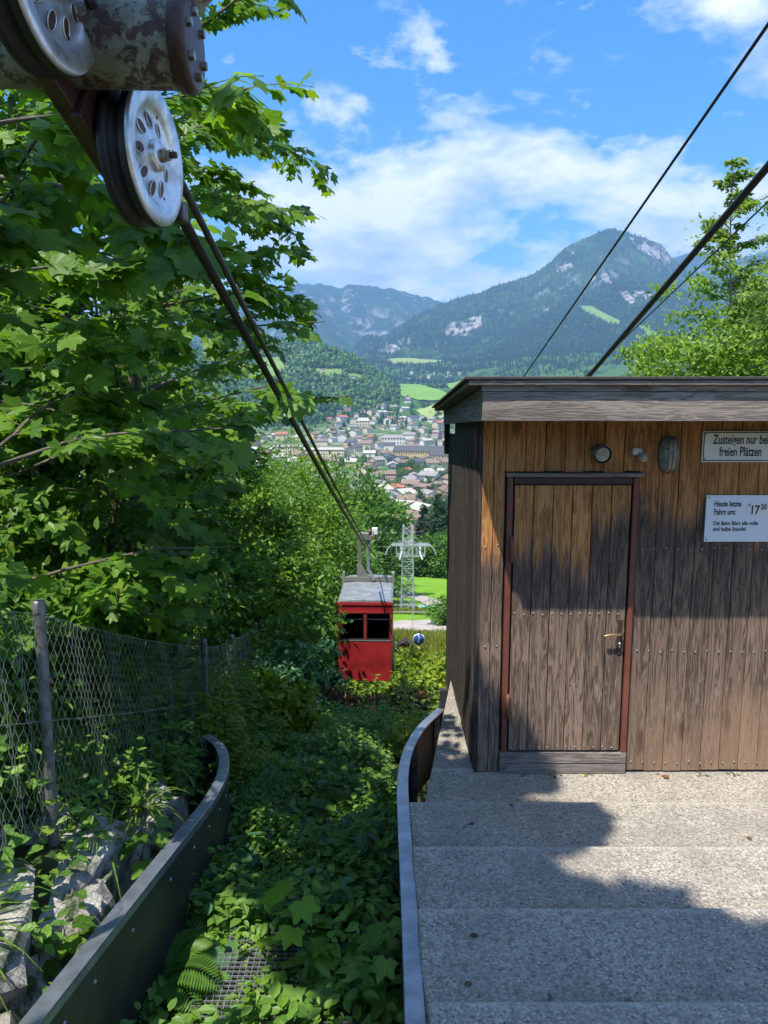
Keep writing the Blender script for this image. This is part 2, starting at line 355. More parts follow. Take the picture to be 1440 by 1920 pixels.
# ---------------------------------------------------------------- terrain
_T = np.array([(-80, 16), (-30, 7), (-12, 3.0), (0, .15), (2, -.3), (3.4, -.5), (3.9, -.56), (5.6, -.97), (8, -1.54), (11, -2.4), (17, -4.3), (26, -6.8), (36, -9.25),
    (60, -15.2), (85, -20.9), (140, -31.2), (230, -50), (330, -69), (500, -88), (800, -96), (1100, -96), (1500, -90), (1900, -68), (2300, -15), (2700, 20), (3100, 55),
    (3600, 120), (4200, 190), (4800, 235), (5500, 260), (14000, 260)], float)
def _herm(y):
    X, Z = _T[:, 0], _T[:, 1]; d = np.diff(Z) / np.diff(X); mm = np.concatenate([[d[0]], (d[1:] + d[:-1]) / 2, [d[-1]]])
    y = np.clip(y, X[0], X[-1]); i = np.clip(np.searchsorted(X, y) - 1, 0, len(X) - 2); h = X[i + 1] - X[i]; t = (y - X[i]) / h
    return (2 * t**3 - 3 * t**2 + 1) * Z[i] + (t**3 - 2 * t**2 + t) * h * mm[i] + (-2 * t**3 + 3 * t**2) * Z[i + 1] + (t**3 - t**2) * h * mm[i + 1]
def sstep(a, b, x):
    t = np.clip((x - a) / (b - a), 0, 1); return t * t * (3 - 2 * t)
def ground(x, y):
    x = np.asarray(x, float); y = np.asarray(y, float)
    z = _herm(y)
    amp = np.interp(y, [-5, 3, 5, 7, 10, 14, 20, 45], [.85, .8, .75, .62, .5, .42, .35, 0])
    z = z + amp * sstep(1.38, 1.8, -x) + np.interp(y, [-5, 20, 60, 100], [.16, .16, .06, 0]) * np.clip(-x - 2, 0, 12)
    z = z + .05 * np.sin(x * 2.1 + y * .9) * sstep(6, 12, y) + .25 * np.sin(x * .31 + 1) * np.sin(y * .23) * sstep(20, 40, y) * (1 - sstep(120, 200, y) * .2)
    far = sstep(900, 2400, y)
    z = z + far * 24 * np.sin(x * .0045 + 1.1) * np.sin(y * .0031) + far * 9 * np.sin(x * .013 + y * .011)
    z = z + sstep(1300, 2600, y) * sstep(250, 1500, np.abs(x + 60)) * 120
    return z
def gz(x, y): return float(ground(np.array([x]), np.array([y]))[0])
_ys = np.concatenate([np.linspace(2, 60, 300), np.geomspace(60.5, 9000, 900)])
def ground_hit(px, py):
    d = ray(px, py); t = _ys / d.y; X = d.x * t; Zr = CAMZ + d.z * t; g = ground(X, _ys)
    k = np.nonzero(Zr < g)[0]
    if len(k) == 0: return None
    i = k[0]
    return Vector((float(X[i]), float(_ys[i]), float(g[i])))
rows = np.concatenate([np.linspace(-70, 1, 40), np.linspace(1.3, 20, 110), np.geomspace(20.4, 11800, 190)])
us = np.linspace(-1, 1, 231); us = .06 * us + .94 * np.sign(us) * np.abs(us) ** 2.6
XX = us[None, :] * (20 + .86 * np.abs(rows))[:, None]; YY = np.repeat(rows[:, None], len(us), 1)
ZZ = ground(XX, YY)
under = (XX > .05) & (YY < 8.2) & (YY > -9)
ZZ = np.where(under, np.minimum(ZZ, -.55), ZZ)                 # dug out below the concrete stairs
V = np.stack([XX, YY, ZZ], -1).reshape(-1, 3); nr, nc = XX.shape
idx = np.arange(nr * nc).reshape(nr, nc); FQ = np.stack([idx[:-1, :-1], idx[:-1, 1:], idx[1:, 1:], idx[1:, :-1]], -1).reshape(-1, 4)
m, n, l, b = new_mat('ground_mat'); P = wpos(n); sp = n.new('ShaderNodeSeparateXYZ'); l.new(P, sp.inputs[0])
near = mixc(n, l, ramp(n, l, noise(n, l, P, 5, 6), [(.35, 0), (.65, 1)]), (.030, .026, .016), (.045, .075, .02))
mead = mixc(n, l, ramp(n, l, noise(n, l, P, .35, 6, .65), [(.35, 0), (.65, 1)]), (.12, .26, .022), (.17, .32, .03))
mead = mixc(n, l, ramp(n, l, mth(n, l, 'MULTIPLY', sp.outputs[1], .01), [(.24, 1), (.52, .85), (.58, 0)]), mead, mixc(n, l, noise(n, l, P, 2.5, 5, .7), (.14, .20, .03), (.33, .31, .07)))
town = mixc(n, l, ramp(n, l, noise(n, l, P, .016, 5, .6), [(.40, 0), (.54, 1)]), (.075, .15, .03), (.30, .28, .22))
town = mixc(n, l, ramp(n, l, noise(n, l, P, .05, 4, .6), [(.45, .65), (.6, 0)]), town, (.035, .085, .02))
hillc = mixc(n, l, ramp(n, l, noise(n, l, P, .01, 5, .6), [(.42, 0), (.5, 1)]), (.02, .05, .016), (.055, .12, .026))
c = mixc(n, l, ramp(n, l, mth(n, l, 'MULTIPLY', sp.outputs[1], .01), [(.20, 0), (.27, 1)]), near, mead)
c = mixc(n, l, ramp(n, l, mth(n, l, 'MULTIPLY', sp.outputs[1], .001), [(.15, 0), (.19, 1)]), c, (.035, .075, .018))
c = mixc(n, l, ramp(n, l, mth(n, l, 'MULTIPLY', sp.outputs[1], .001), [(.36, 0), (.42, 1)]), c, town)
c = mixc(n, l, ramp(n, l, mth(n, l, 'MULTIPLY', sp.outputs[1], .0002), [(.36, 0), (.42, 1)]), c, hillc)
l.new(c, b.inputs['Base Color']); b.inputs['Roughness'].default_value = 1; b.inputs['Specular IOR Level'].default_value = .1
g = bpy.data.objects.new('ground', np_mesh('ground', V, FQ, m, smooth=True)); link(g); tag(g, 'green slope falling from the forest to the valley floor', 'ground', kind='structure')

def drape(name, left, right, mat, lift, label, cat, nseg=40, kind='structure', cross=5):
    """ribbon between two ground polylines (world xy), laid lift above the ground"""
    def res(pl):
        pl = [Vector((p[0], p[1])) for p in pl]; seg = [0]
        for a, b_ in zip(pl, pl[1:]): seg.append(seg[-1] + (b_ - a).length)
        o = []
        for k in range(nseg + 1):
            s = seg[-1] * k / nseg; i = max(0, min(len(pl) - 2, next((j for j in range(len(pl) - 1) if seg[j + 1] >= s - 1e-6), len(pl) - 2)))
            o.append(pl[i].lerp(pl[i + 1], (s - seg[i]) / max(1e-6, seg[i + 1] - seg[i])))
        return o
    A, B = res(left), res(right); v = []
    for a, b_ in zip(A, B):
        for j in range(cross + 1):
            p = a.lerp(b_, j / cross); v.append((p.x, p.y, gz(p.x, p.y) + lift))
    c1 = cross + 1
    f = [(k * c1 + j, k * c1 + j + 1, (k + 1) * c1 + j + 1, (k + 1) * c1 + j) for k in range(nseg) for j in range(cross)]
    return MB().add(v, f, True).build(name, mat, None, label=label, cat=cat, kind=kind)
def hits(pix): return [ground_hit(*p) for p in pix]
drape('road', hits([(640, 1180), (700, 1172), (760, 1164), (800, 1163), (860, 1165), (960, 1168)]), hits([(640, 1204), (700, 1192), (760, 1183), (800, 1184), (860, 1200), (960, 1215)]), MATS['path_gravel'], .06, 'pale gravel road crossing the slope under the lattice pylon', 'road')
drape('path', hits([(590, 1070), (640, 1086), (700, 1098), (745, 1107), (790, 1117), (840, 1130), (900, 1142)]), hits([(590, 1075), (640, 1094), (700, 1107), (745, 1119), (790, 1131), (840, 1146), (900, 1160)]), MATS['path_gravel'], .08, 'pale path curving down across the mown meadow', 'path')
# ---------------------------------------------------------------- concrete stairs and landing
S_RISE, S_RUN, S_Y1, XL, XR = .12, .672, 4.489, .165, 4.6
st = empty('steps', (0, 0, 0), label='wide exposed aggregate concrete stairs in front of the wooden hut', cat='steps', kind='structure')
rng = random.Random(5)
# landing: its outer edge runs in towards the rear corner of the hut
land = [(.205, S_Y1 + .02), (XR, S_Y1 + .02), (XR, 8.4), (.74, 8.4), (.70, 7.3), (.235, 4.75)]
land = [(.235, S_Y1 - .02), (XR, S_Y1 - .02), (XR, 8.3), (.72, 8.3), (.70, 7.25)]
MB().prism(land, -2.6, 0, lambda a, b_, h: (a, b_, h)).build('landing', MATS['concrete'], st, bevel=.012)
for i in range(1, 13):
    y1 = S_Y1 - (i - 1) * S_RUN
    mb = MB().box(XL - rng.uniform(0, .012), XR, y1 - S_RUN - .015, y1 + rng.uniform(-.006, .006), -2.4, i * S_RISE)
    mb.build('step', MATS['concrete'], st, bevel=.014)

# ---------------------------------------------------------------- hut
HX0, HX1, HY0, HY1 = .675, 4.35, 5.10, 7.50
hut = empty('wooden_hut', (HX0, HY0, 0), label='weathered wooden hut with flat overhanging roof on the concrete landing', cat='hut')
ho = Vector((HX0, HY0, 0))
def hp(mb, name, mat, parent=hut, bevel=.003, **kw):
    """a piece given in world coordinates, parented to the hut (or one of its parts, which keep the hut's origin)"""
    o = bpy.data.objects.new(name, mb.mesh(name, MATS[mat], ho)); link(o, parent)
    if bevel:
        q = o.modifiers.new('bevel', 'BEVEL'); q.width = bevel; q.segments = 1; q.limit_method = 'ANGLE'
    return tag(o, **kw)
hp(MB().box(HX0 + .03, HX1 - .03, HY0 + .035, HY1 - .03, 0, 2.55), 'core', 'cab_dark', bevel=0)
DX0, DX1, DZ0, DZ1 = .845, 1.745, .17, 2.16         # outer size of the door frame
rng = random.Random(11)
def planks(x0, x1, z0, z1, w=.138, gap=.004):
    k = max(1, round((x1 - x0) / w)); w = (x1 - x0) / k
    for j in range(k):
        d = rng.uniform(-.002, .004)
        hp(MB().box(x0 + j * w + gap / 2, x0 + (j + 1) * w - gap / 2, HY0 - d, HY0 + .03, z0 + rng.uniform(0, .012), z1), 'plank', 'wood_front')
planks(HX0, DX0 - .012, .0, 2.6, .085)
planks(DX0 - .012, DX1 + .03, DZ1 + .03, 2.6)
planks(DX1 + .006, HX1, .012, 2.6)
# nail heads
nail = MB().lathe([(.0001, -.004), (.005, -.003), (.006, 0)], (0, 0, 0), (0, 1, 0), 8).mesh('nail', MATS['galv'])
def nails(xs, z, y=HY0 - .005, parent=hut):
    for x in xs: part('nail', nail, parent, Vector((x, y, z + rng.uniform(-.008, .008))) - ho)
for z in (1.66, .92, .08): nails([DX1 + .05 + j * .083 for j in range(30) if DX1 + .05 + j * .083 < HX1 - .05], z)
nails([.70, .74, .80, .93, 1.0, 1.13, 1.19, 1.28], 2.47); nails([.70, .79], 1.68); nails([.715, .80], .95)
# side wall of dark boards facing the cable way, upright
for j in range(17):
    y0 = HY0 + .003 + j * .141
    hp(MB().box(HX0 - .022 - rng.uniform(0, .008), HX0 + .02, y0, y0 + .137, -.25 if j > 9 else -.02, 2.45 - j * .006), 'plank', 'wood_side')
# door frame, hinges and door
fr = hp(MB().box(DX0, DX0 + .038, HY0 - .03, HY0 + .02, DZ0, DZ1).box(DX1 - .038, DX1, HY0 - .03, HY0 + .02, DZ0, DZ1), 'door_frame', 'rust_brown', label='rust brown painted door frame')
hp(MB().box(DX0 + .045, DX1 - .045, HY0 - .029, HY0 + .02, DZ1 - .045, DZ1), 'frame_head', 'frame_dark', fr)
for z in (.52, 1.66): hp(MB().lathe([(.0001, -.09), (.014, -.09), (.014, .09), (.0001, .09)], (DX0 + .036, HY0 - .04, z), (0, 0, 1), 10), 'hinge', 'rust_brown', fr, 0)
hp(MB().box(DX0 - .01, DX1 + .028, HY0 - .05, HY0 + .01, DZ1 + .004, DZ1 + .03), 'drip_board', 'wood_fascia')
door = hp(MB().box(DX0 + .048, DX1 - .048, HY0 - .004, HY0 + .018, DZ0 + .01, DZ1 - .05), 'door', 'cab_dark', bevel=0, label='plank door with brass lever handle, orange at the top and grey below')
k = 6; w = (DX1 - DX0 - .10) / k
for j in range(k):
    x0 = DX0 + .05 + j * w
    hp(MB().box(x0 + .0025, x0 + w - .0025, HY0 - .022 - rng.uniform(0, .003), HY0 - .004, DZ0 + .012, DZ1 - .055), 'plank', 'wood_front', door)
for z in (2.07, 1.20, .21): nails([DX0 + .07 + j * .066 for j in range(12)], z, HY0 - .0255, door)
hx, hz_ = DX1 - .085, 1.06
hp(MB().box(hx - .017, hx + .017, HY0 - .030, HY0 - .020, hz_ - .16, hz_ + .10), 'lock_plate', 'frame_dark', door, .004)
hp(MB().tube([(hx, HY0 - .02, hz_), (hx, HY0 - .065, hz_), (hx - .02, HY0 - .075, hz_ + .002), (hx - .07, HY0 - .075, hz_ + .004), (hx - .12, HY0 - .072, hz_ - .008)], [.009, .009, .009, .008, .009], 8), 'handle', 'brass', door, 0)
hp(MB().lathe([(.0001, -.012), (.008, -.012), (.009, 0)], (hx, HY0 - .028, hz_ - .075), (0, 1, 0), 12).box(hx - .004, hx + .004, HY0 - .036, HY0 - .028, hz_ - .105, hz_ - .075), 'key_cylinder', 'alu', door, 0)
# threshold: two level boards
hp(MB().box(DX0 - .01, DX1 + .003, HY0 - .026, HY0 + .02, .004, .082), 'threshold_board', 'wood_fascia')
hp(MB().box(DX0 - .01, DX1 + .003, HY0 - .030, HY0 + .02, .085, .166), 'threshold_board', 'wood_fascia')
# roof: fascia boards, sloping deck, felt
FY = 4.58
roof = hp(MB().prism([(FY - .03, 2.80), (HY1 + .12, 2.60), (HY1 + .12, 2.575), (FY - .03, 2.772)], HX0 - .165, HX1 + .3, lambda a, b_, h: (h, a, b_)), 'roof', 'wood_fascia', bevel=.003, label='flat felt roof with grey board edge')
hp(MB().prism([(FY - .04, 2.822), (HY1 + .14, 2.622), (HY1 + .14, 2.603), (FY - .04, 2.803)], HX0 - .19, HX1 + .32, lambda a, b_, h: (h, a, b_)), 'felt', 'roof_felt', roof, .004)
hp(MB().box(HX0 - .085, HX1 + .2, FY, FY + .03, 2.735, 2.772), 'top_batten', 'wood_fascia', roof)
hp(MB().box(HX0 - .075, HX1 + .2, FY + .006, FY + .034, 2.555, 2.732), 'fascia_board', 'wood_fascia', roof)
hp(MB().prism([(FY + .037, 2.555), (HY1 + .08, 2.44), (HY1 + .08, 2.575), (FY + .037, 2.765)], HX0 - .075, HX0 - .045, lambda a, b_, h: (h, a, b_)), 'side_fascia', 'wood_fascia_y', roof)
hp(MB().prism([(FY + .036, 2.72), (HY1 + .06, 2.53), (HY1 + .06, 2.55), (FY + .036, 2.74)], HX0 - .04, HX1 + .2, lambda a, b_, h: (h, a, b_)), 'soffit', 'wood_fascia_y', roof)
hp(MB().box(HX0 - .035, HX0 + .0, HY0 + .12, HY0 + .16, 2.28, 2.5), 'bracket', 'rust_brown', roof)
hp(MB().box(HX0 - .07, HX0 - .02, HY1 - .05, HY1 + .05, 2.15, 2.5), 'bracket', 'wood_side', roof)

# ---------------------------------------------------------------- fittings on the hut wall
def wallpt(px, py): return at(px, py, HY0)
p = wallpt(1122, 846)
t = empty('spot_lamp', p, label='round grey flood lamp on short arm above the hut door', cat='lamp')
MB().lathe([(.0001, .0), (.045, .0), (.062, -.03), (.066, -.075), (.060, -.078)], (0, -.01, 0), (-.1, 1, .25), 24).build('housing', MATS['lamp_grey'], t)
MB().lathe([(.0001, -.079), (.036, -.077), (.049, -.072)], (0, -.01, 0), (-.1, 1, .25), 24).build('lens', MATS['lamp_glass'], t)
MB().tube([(-.05, .0, .01), (-.06, -.05, .0)], .012, 8).build('arm', MATS['lamp_grey'], t)
p = wallpt(1193, 850)
t = empty('motion_sensor', p, label='cream motion sensor with white lens beside the caged lamp', cat='sensor')
MB().box(-.04, .03, -.045, -.003, -.01, .04).build('base', MATS['sensor_white'], t, bevel=.012)
MB().lathe([(.0001, -.03), (.03, -.028), (.034, 0), (.028, .03), (.0001, .032)], (.028, -.05, -.025), (0, 0, 1), 20).build('lens', MATS['lamp_glass'], t)
p = wallpt(1252, 852)
t = empty('bulkhead_lamp', p, label='oval caged bulkhead lamp of dull metal on hut wall', cat='lamp')
def oval(rx, rz, y): return [(rx * math.copysign(abs(math.cos(a)) ** .8, math.cos(a)), y, rz * math.copysign(abs(math.sin(a)) ** .8, math.sin(a))) for a in [2 * math.pi * j / 28 for j in range(28)]]
def ovals(rings):
    v = [q for r in rings for q in oval(*r)]; kk = len(rings)
    return MB().add(v, [(i * 28 + j, i * 28 + (j + 1) % 28, (i + 1) * 28 + (j + 1) % 28, (i + 1) * 28 + j) for i in range(kk - 1) for j in range(28)] + [tuple(range((kk - 1) * 28, kk * 28))], True)
ovals([(.070, .122, .0), (.070, .122, -.03), (.062, .113, -.035)]).build('base', MATS['lamp_grey'], t)
ovals([(.058, .108, -.034), (.055, .104, -.06), (.040, .085, -.085), (.015, .04, -.095)]).build('glass_cover', MATS['lamp_glass'], t)
for dx in (-.03, 0, .03): MB().tube([(dx, -.03, -.125), (dx, -.085, -.10), (dx, -.105, 0), (dx, -.085, .10), (dx, -.03, .125)], .004, 6).build('cage_bar', MATS['lamp_grey'], t)
for dz in (-.045, .045): MB().tube([(-.07, -.03, dz), (-.045, -.085, dz), (.045, -.085, dz), (.07, -.03, dz)], .004, 6).build('cage_bar', MATS['lamp_grey'], t)

# ---------------------------------------------------------------- signs
def text(body, size, loc, parent, sx=1., bold=0., name='lettering', shear=0):
    cu = bpy.data.curves.new(name, 'FONT'); cu.body = body; cu.size = size; cu.extrude = .0006; cu.offset = bold; cu.shear = shear
    cu.materials.append(MATS['ink']); cu.align_x = 'LEFT'; cu.resolution_u = 4
    o = bpy.data.objects.new(name, cu); o.location = loc; o.rotation_euler = (R(90), 0, 0); o.scale = (sx, 1, 1)
    link(o, parent); bpy.context.view_layer.update()
    me = bpy.data.meshes.new_from_object(o.evaluated_get(bpy.context.evaluated_depsgraph_get())); q = bpy.data.objects.new(name, me)
    q.location = loc; q.rotation_euler = o.rotation_euler; q.scale = o.scale; bpy.data.objects.remove(o); q.name = name; return link(q, parent)
a, b2 = wallpt(1313, 866), wallpt(1313, 808)
SW, SH = .66, b2.z - a.z
t = empty('notice_sign', (a.x, HY0 - .012, a.z), label='white enamel sign with black border reading Zusteigen nur bei freien Plätzen', cat='sign')
MB().box(0, SW, -.004, .006, 0, SH).build('panel', MATS['sign_white'], t, bevel=.003)
bd = .006
mb = MB()
for x0, x1, z0, z1 in ((.008, SW - .008, .008, .008 + bd), (.008, SW - .008, SH - .008 - bd, SH - .008), (.008, .008 + bd, .008 + bd, SH - .008 - bd), (SW - .008 - bd, SW - .008, .008 + bd, SH - .008 - bd)): mb.box(x0, x1, -.0062, -.0042, z0, z1)
mb.build('border', MATS['ink'], t)
text('Zusteigen nur bei', .088, (.072, -.0056, SH * .59), t, .60, .0012); text('freien Plätzen', .088, (.118, -.0056, SH * .20), t, .60, .0012)
screw = MB().lathe([(.0001, -.003), (.005, -.002), (.006, 0)], (0, 0, 0), (0, 1, 0), 8).mesh('screw', MATS['post_metal'])
for x in (.022, SW - .022):
    for z in (.022, SH - .022): part('screw', screw, t, (x, -.005, z))
a, b2 = wallpt(1318, 1015), wallpt(1320, 928)
SH = b2.z - a.z; SW = .56
t = empty('timetable_sign', (a.x, HY0 - .012, a.z), label='pale sign announcing the last ride at 17 20 on hut wall', cat='sign')
MB().box(0, SW, -.003, .006, 0, SH).build('panel', MATS['sign_paper'], t, bevel=.002)
text('Heute letzte', .056, (.055, -.0046, SH * .76), t, .66, .001); text('Fahrt um:', .056, (.055, -.0046, SH * .585), t, .70, .001)
text('Die Bahn fährt alle volle', .040, (.055, -.0046, SH * .36), t, .80, .0005); text('und halbe Stunde!', .040, (.055, -.0046, SH * .235), t, .80, .0005)
MB().box(.280, .450, -.0062, -.0035, SH * .555, SH * .84).build('time_card', MATS['sign_white'], t, bevel=.001)
text('17', .085, (.300, -.0070, SH * .60), t, .80, .0018); text('20', .052, (.374, -.0070, SH * .70), t, .80, .0012)
text('*', .04, (.287, -.0070, SH * .73), t, 1); text('*', .04, (.430, -.0070, SH * .73), t, 1)
for x in (.016, SW - .016):
    for z in (.016, SH - .016): part('screw', screw, t, (x, -.004, z))

# ---------------------------------------------------------------- guide barriers along the cable way
def barrier(name, pts, side, hgt, label, seams, cap_w=.07):
    """pts: top line points (x,y,z) from near to far; side +1: sheet faces +x"""
    o = empty(name, (pts[0][0], pts[0][1], pts[0][2] - hgt), label=label, cat='barrier')
    org = Vector(o.location)
    # smooth resample
    P = [Vector(q) for q in pts]; Q = []
    for i in range(len(P) - 1):
        p0, p1, p2, p3 = P[max(i - 1, 0)], P[i], P[i + 1], P[min(i + 2, len(P) - 1)]
        for s in range(10):
            t_ = s / 10; Q.append(.5 * ((2 * p1) + (p2 - p0) * t_ + (2 * p0 - 5 * p1 + 4 * p2 - p3) * t_ * t_ + (3 * p1 - p0 - 3 * p2 + p3) * t_ ** 3))
    Q.append(P[-1])
    def off(i, d):
        t_ = (Q[min(i + 1, len(Q) - 1)] - Q[max(i - 1, 0)]); t_.z = 0; t_.normalize(); return Vector((t_.y, -t_.x, 0)) * d
    def strip(i0, i1, d0, d1, z0, z1):
        v = []
        for i in range(i0, i1 + 1):
            a_, b_ = Q[i] + off(i, d0), Q[i] + off(i, d1)
            v += [a_ + Vector((0, 0, z0)), b_ + Vector((0, 0, z0)), b_ + Vector((0, 0, z1)), a_ + Vector((0, 0, z1))]
        k_ = i1 - i0 + 1
        f = [(i * 4 + j, i * 4 + (j + 1) % 4, (i + 1) * 4 + (j + 1) % 4, (i + 1) * 4 + j) for i in range(k_ - 1) for j in range(4)] + [(0, 3, 2, 1), tuple((k_ - 1) * 4 + j for j in range(4))]
        return MB().add([q - org for q in v], f)
    cut = [0] + [int(s * (len(Q) - 1)) for s in seams] + [len(Q) - 1]
    for c0, c1 in zip(cut, cut[1:]):
        sh = strip(c0, c1, side * .012, side * .026, -hgt, -.012)
        sh.build('panel', MATS['black_plastic'], o)
    strip(0, len(Q) - 1, -side * .045, side * .034, -.012, .0).build('top_rail', MATS['steel'], o, bevel=.003)
    strip(0, len(Q) - 1, side * .027, side * .034, -.05, -.0125).build('rail_lip', MATS['steel'], o)
    bolt = MB().lathe([(.0001, .007), (.008, .006), (.010, 0)], (0, 0, 0), (1, 0, 0), 8).mesh('bolt', MATS['galv'])
    for i in range(3, len(Q) - 2, 5):
        for dz in (-.14, -hgt + .12):
            part('bolt', bolt, o, Q[i] + off(i, side * .026) + Vector((0, 0, dz)) - org, (0, 0, math.atan2(off(i, side).y, off(i, side).x)))
    for i in range(2, len(Q), 13):
        b_ = Q[i] + off(i, -side * .01) - org
        MB().box(b_.x - .025, b_.x + .025, b_.y - .025, b_.y + .025, b_.z - hgt - .35, b_.z - .014).build('post', MATS['post_metal'], o)
    return o
def toppt(px, py, z):
    d = ray(px, py); t_ = (z - CAMZ) / d.z; return tuple(Vector((0, 0, CAMZ)) + d * t_)
L = [(-1.30, 1.6, .62), toppt(60, 1915, .40), toppt(190, 1752, .32), toppt(330, 1578, .20), toppt(392, 1500, .05), toppt(418, 1450, -.06), toppt(420, 1415, -.14), toppt(408, 1393, -.2), toppt(386, 1378, -.26)]
barrier('guide_barrier', L, 1, .80, 'black plastic guide barrier with steel rail, curving towards the fence', [.40])
Rr = [(.10, 1.5, .66), toppt(776, 1915, .40), toppt(765, 1700, .26), toppt(754, 1500, .11), toppt(756, 1440, .02), toppt(768, 1398, -.08), toppt(790, 1362, -.17), toppt(826, 1328, -.26)]
barrier('guide_barrier', Rr, -1, .62, 'black guide barrier with steel rail running beside the concrete stairs', [.35, .7])
e = Rr[-1]
t = empty('end_post', (e[0] + .03, e[1] + .05, -1.6), label='dark square post with cap at the flared end of stair barrier', cat='post')
MB().box(-.035, .035, -.035, .035, 0, 1.6 + e[2] + .17).build('shaft', MATS['black_plastic'], t, bevel=.004)
MB().box(.035, .17, -.03, .03, 1.6 + e[2] + .11, 1.6 + e[2] + .165).build('arm', MATS['black_plastic'], t, bevel=.004)
# walkway grating at the bottom of the trough
gx0, gx1, gy0, gy1, gzz = -.98, .02, 3.05, 3.98, -.36
t = empty('steel_grating', (gx0, gy0, gzz), label='galvanised steel grating lying among plants between the barriers', cat='grating')
mb = MB().box(0, gx1 - gx0, -.004, 0, -.03, 0).box(0, gx1 - gx0, gy1 - gy0, gy1 - gy0 + .004, -.03, 0).box(-.004, 0, 0, gy1 - gy0, -.03, 0).box(gx1 - gx0, gx1 - gx0 + .004, 0, gy1 - gy0, -.03, 0)
mb.build('frame', MATS['galv'], t)
mb = MB()
for j in range(1, 30): mb.box(j / 30 * (gx1 - gx0) - .0015, j / 30 * (gx1 - gx0) + .0015, 0, gy1 - gy0, -.028, -.002)
mb.build('bearing_bars', MATS['galv'], t, kind='stuff')
mb = MB()
for j in range(1, 28): mb.box(0, gx1 - gx0, j / 28 * (gy1 - gy0) - .0015, j / 28 * (gy1 - gy0) + .0015, -.014, -.001)
mb.build('cross_bars', MATS['galv'], t, kind='stuff')

# ---------------------------------------------------------------- chain-link fence
posts = [(at(-190, 1690, 2.45), 1.3), (at(100, 1575, 3.85), 1.36), (at(388, 1432, 7.0), 1.27), (at(437, 1335, 9.9), 1.1), (at(480, 1275, 13.4), 1.1)]
fo = posts[1][0]
fence = empty('wire_fence', fo, label='chain-link wire fence on grey tubular posts along the forest edge', cat='fence')
tops = []
for q, h in posts:
    MB().tube([q - fo - Vector((0, 0, .4)), q - fo + Vector((.012, 0, h))], .03, 12).build('post', MATS['post_metal'], fence)
    MB().lathe([(.033, -.05), (.034, .004), (.028, .016), (.0001, .02)], q - fo + Vector((.012, 0, h)), (0, 0, 1), 12).build('cap', MATS['post_metal'], fence)
    tops.append(q - fo)
for (a, ha), (b_, hb) in zip(posts, posts[1:]):
    A, B = a - fo, b_ - fo; Lh = math.hypot(B.x - A.x, B.y - A.y); nw = int(Lh / .062); mb = MB(); rows_ = 22
    sagf = lambda s: -.035 * math.sin(math.pi * s)
    def fp(s, q):                                  # s along, q 0..1 up
        base = A.lerp(B, s); top_h = ha * (1 - s) + hb * s - .06
        return base + Vector((.012 * math.sin(s * 37 + q * 5), 0, .05 + (top_h - .05) * q + sagf(s) * q))
    for j in range(nw + 1):
        pts = []
        for r_ in range(rows_ + 1):
            s = min(1, max(0, (j + (.5 if r_ % 2 else -.0)) / nw)); pp = fp(s, r_ / rows_); pts.append(pp + Vector((.003 if r_ % 2 else -.003, 0, 0)))
        mb.tube(pts, .0016 if a.y < 6 else .0024, 3, False)
        pts2 = []
        for r_ in range(rows_ + 1):
            s = min(1, max(0, (j + (-.5 if r_ % 2 else .0)) / nw)); pts2.append(fp(s, r_ / rows_))
        mb.tube(pts2, .0016 if a.y < 6 else .0024, 3, False)
    mb.build('wire_mesh', MATS['wire'], fence, kind='stuff')
    MB().tube([fp(s / 12, 1.0) for s in range(13)], .0022, 5).build('top_wire', MATS['galv'], fence)
    MB().tube([fp(s / 12, .52) for s in range(13)], .0022, 5).build('middle_wire', MATS['galv'], fence)

# ---------------------------------------------------------------- limestone ledge beside the fence
rr = np.random.RandomState(3)
bmr = bmesh.new(); bmesh.ops.create_icosphere(bmr, subdivisions=3, radius=1); RV = np.array([v.co[:] for v in bmr.verts]); RF = np.array([[v.index for v in f.verts] for f in bmr.faces]); bmr.free()
bmr = bmesh.new(); bmesh.ops.create_icosphere(bmr, subdivisions=1, radius=1); IV = np.array([v.co[:] for v in bmr.verts]); IF = np.array([[v.index for v in f.verts] for f in bmr.faces]); bmr.free()
def lumpy(V, seed, k=5, amp=.25, fr=2.2):
    r_ = np.random.RandomState(seed); d = np.ones(len(V))
    for q in range(k):
        w = r_.normal(size=3) * fr * (1 + q * .45); d += amp / (1 + q * .5) * np.sin(V @ w + r_.uniform(0, 6))
    return d
rock_where = ['under the fence post', 'beside the long grass', 'with ivy on its face', 'next to the barrier curve', 'at the foot of the ledge', 'with flat pale top', 'half covered by plants', 'wedged behind the ledge', 'filling the gap below the post']
for i, (x, y, z, sx, sy, sz) in enumerate([(-1.86, 3.85, .06, .34, .42, .17), (-1.98, 3.1, .16, .34, .44, .24), (-1.74, 3.35, -.12, .22, .40, .30), (-1.70, 4.75, -.22, .26, .40, .18), (-1.62, 2.85, -.20, .18, .40, .32), (-2.35, 3.6, .22, .36, .30, .16), (-1.66, 4.15, -.26, .2, .36, .24), (-2.12, 3.42, .12, .24, .26, .15), (-1.68, 3.72, -.08, .16, .2, .2)]):
    D = lumpy(RV, 40 + i, 6, .16, 2.6)[:, None]; Vr = np.clip(RV * D, -.78, .78) * np.array([sx, sy, sz]) * 1.2
    o = bpy.data.objects.new('rock', np_mesh('rock', Vr, RF, MATS['rock'])); o.location = (x, y, z); o.rotation_euler = (rr.uniform(-.15, .15), rr.uniform(-.15, .15), rr.uniform(-.5, .5)); link(o)
    tag(o, 'pale grey limestone block ' + rock_where[i], 'rock', 'limestone blocks beside the fence')
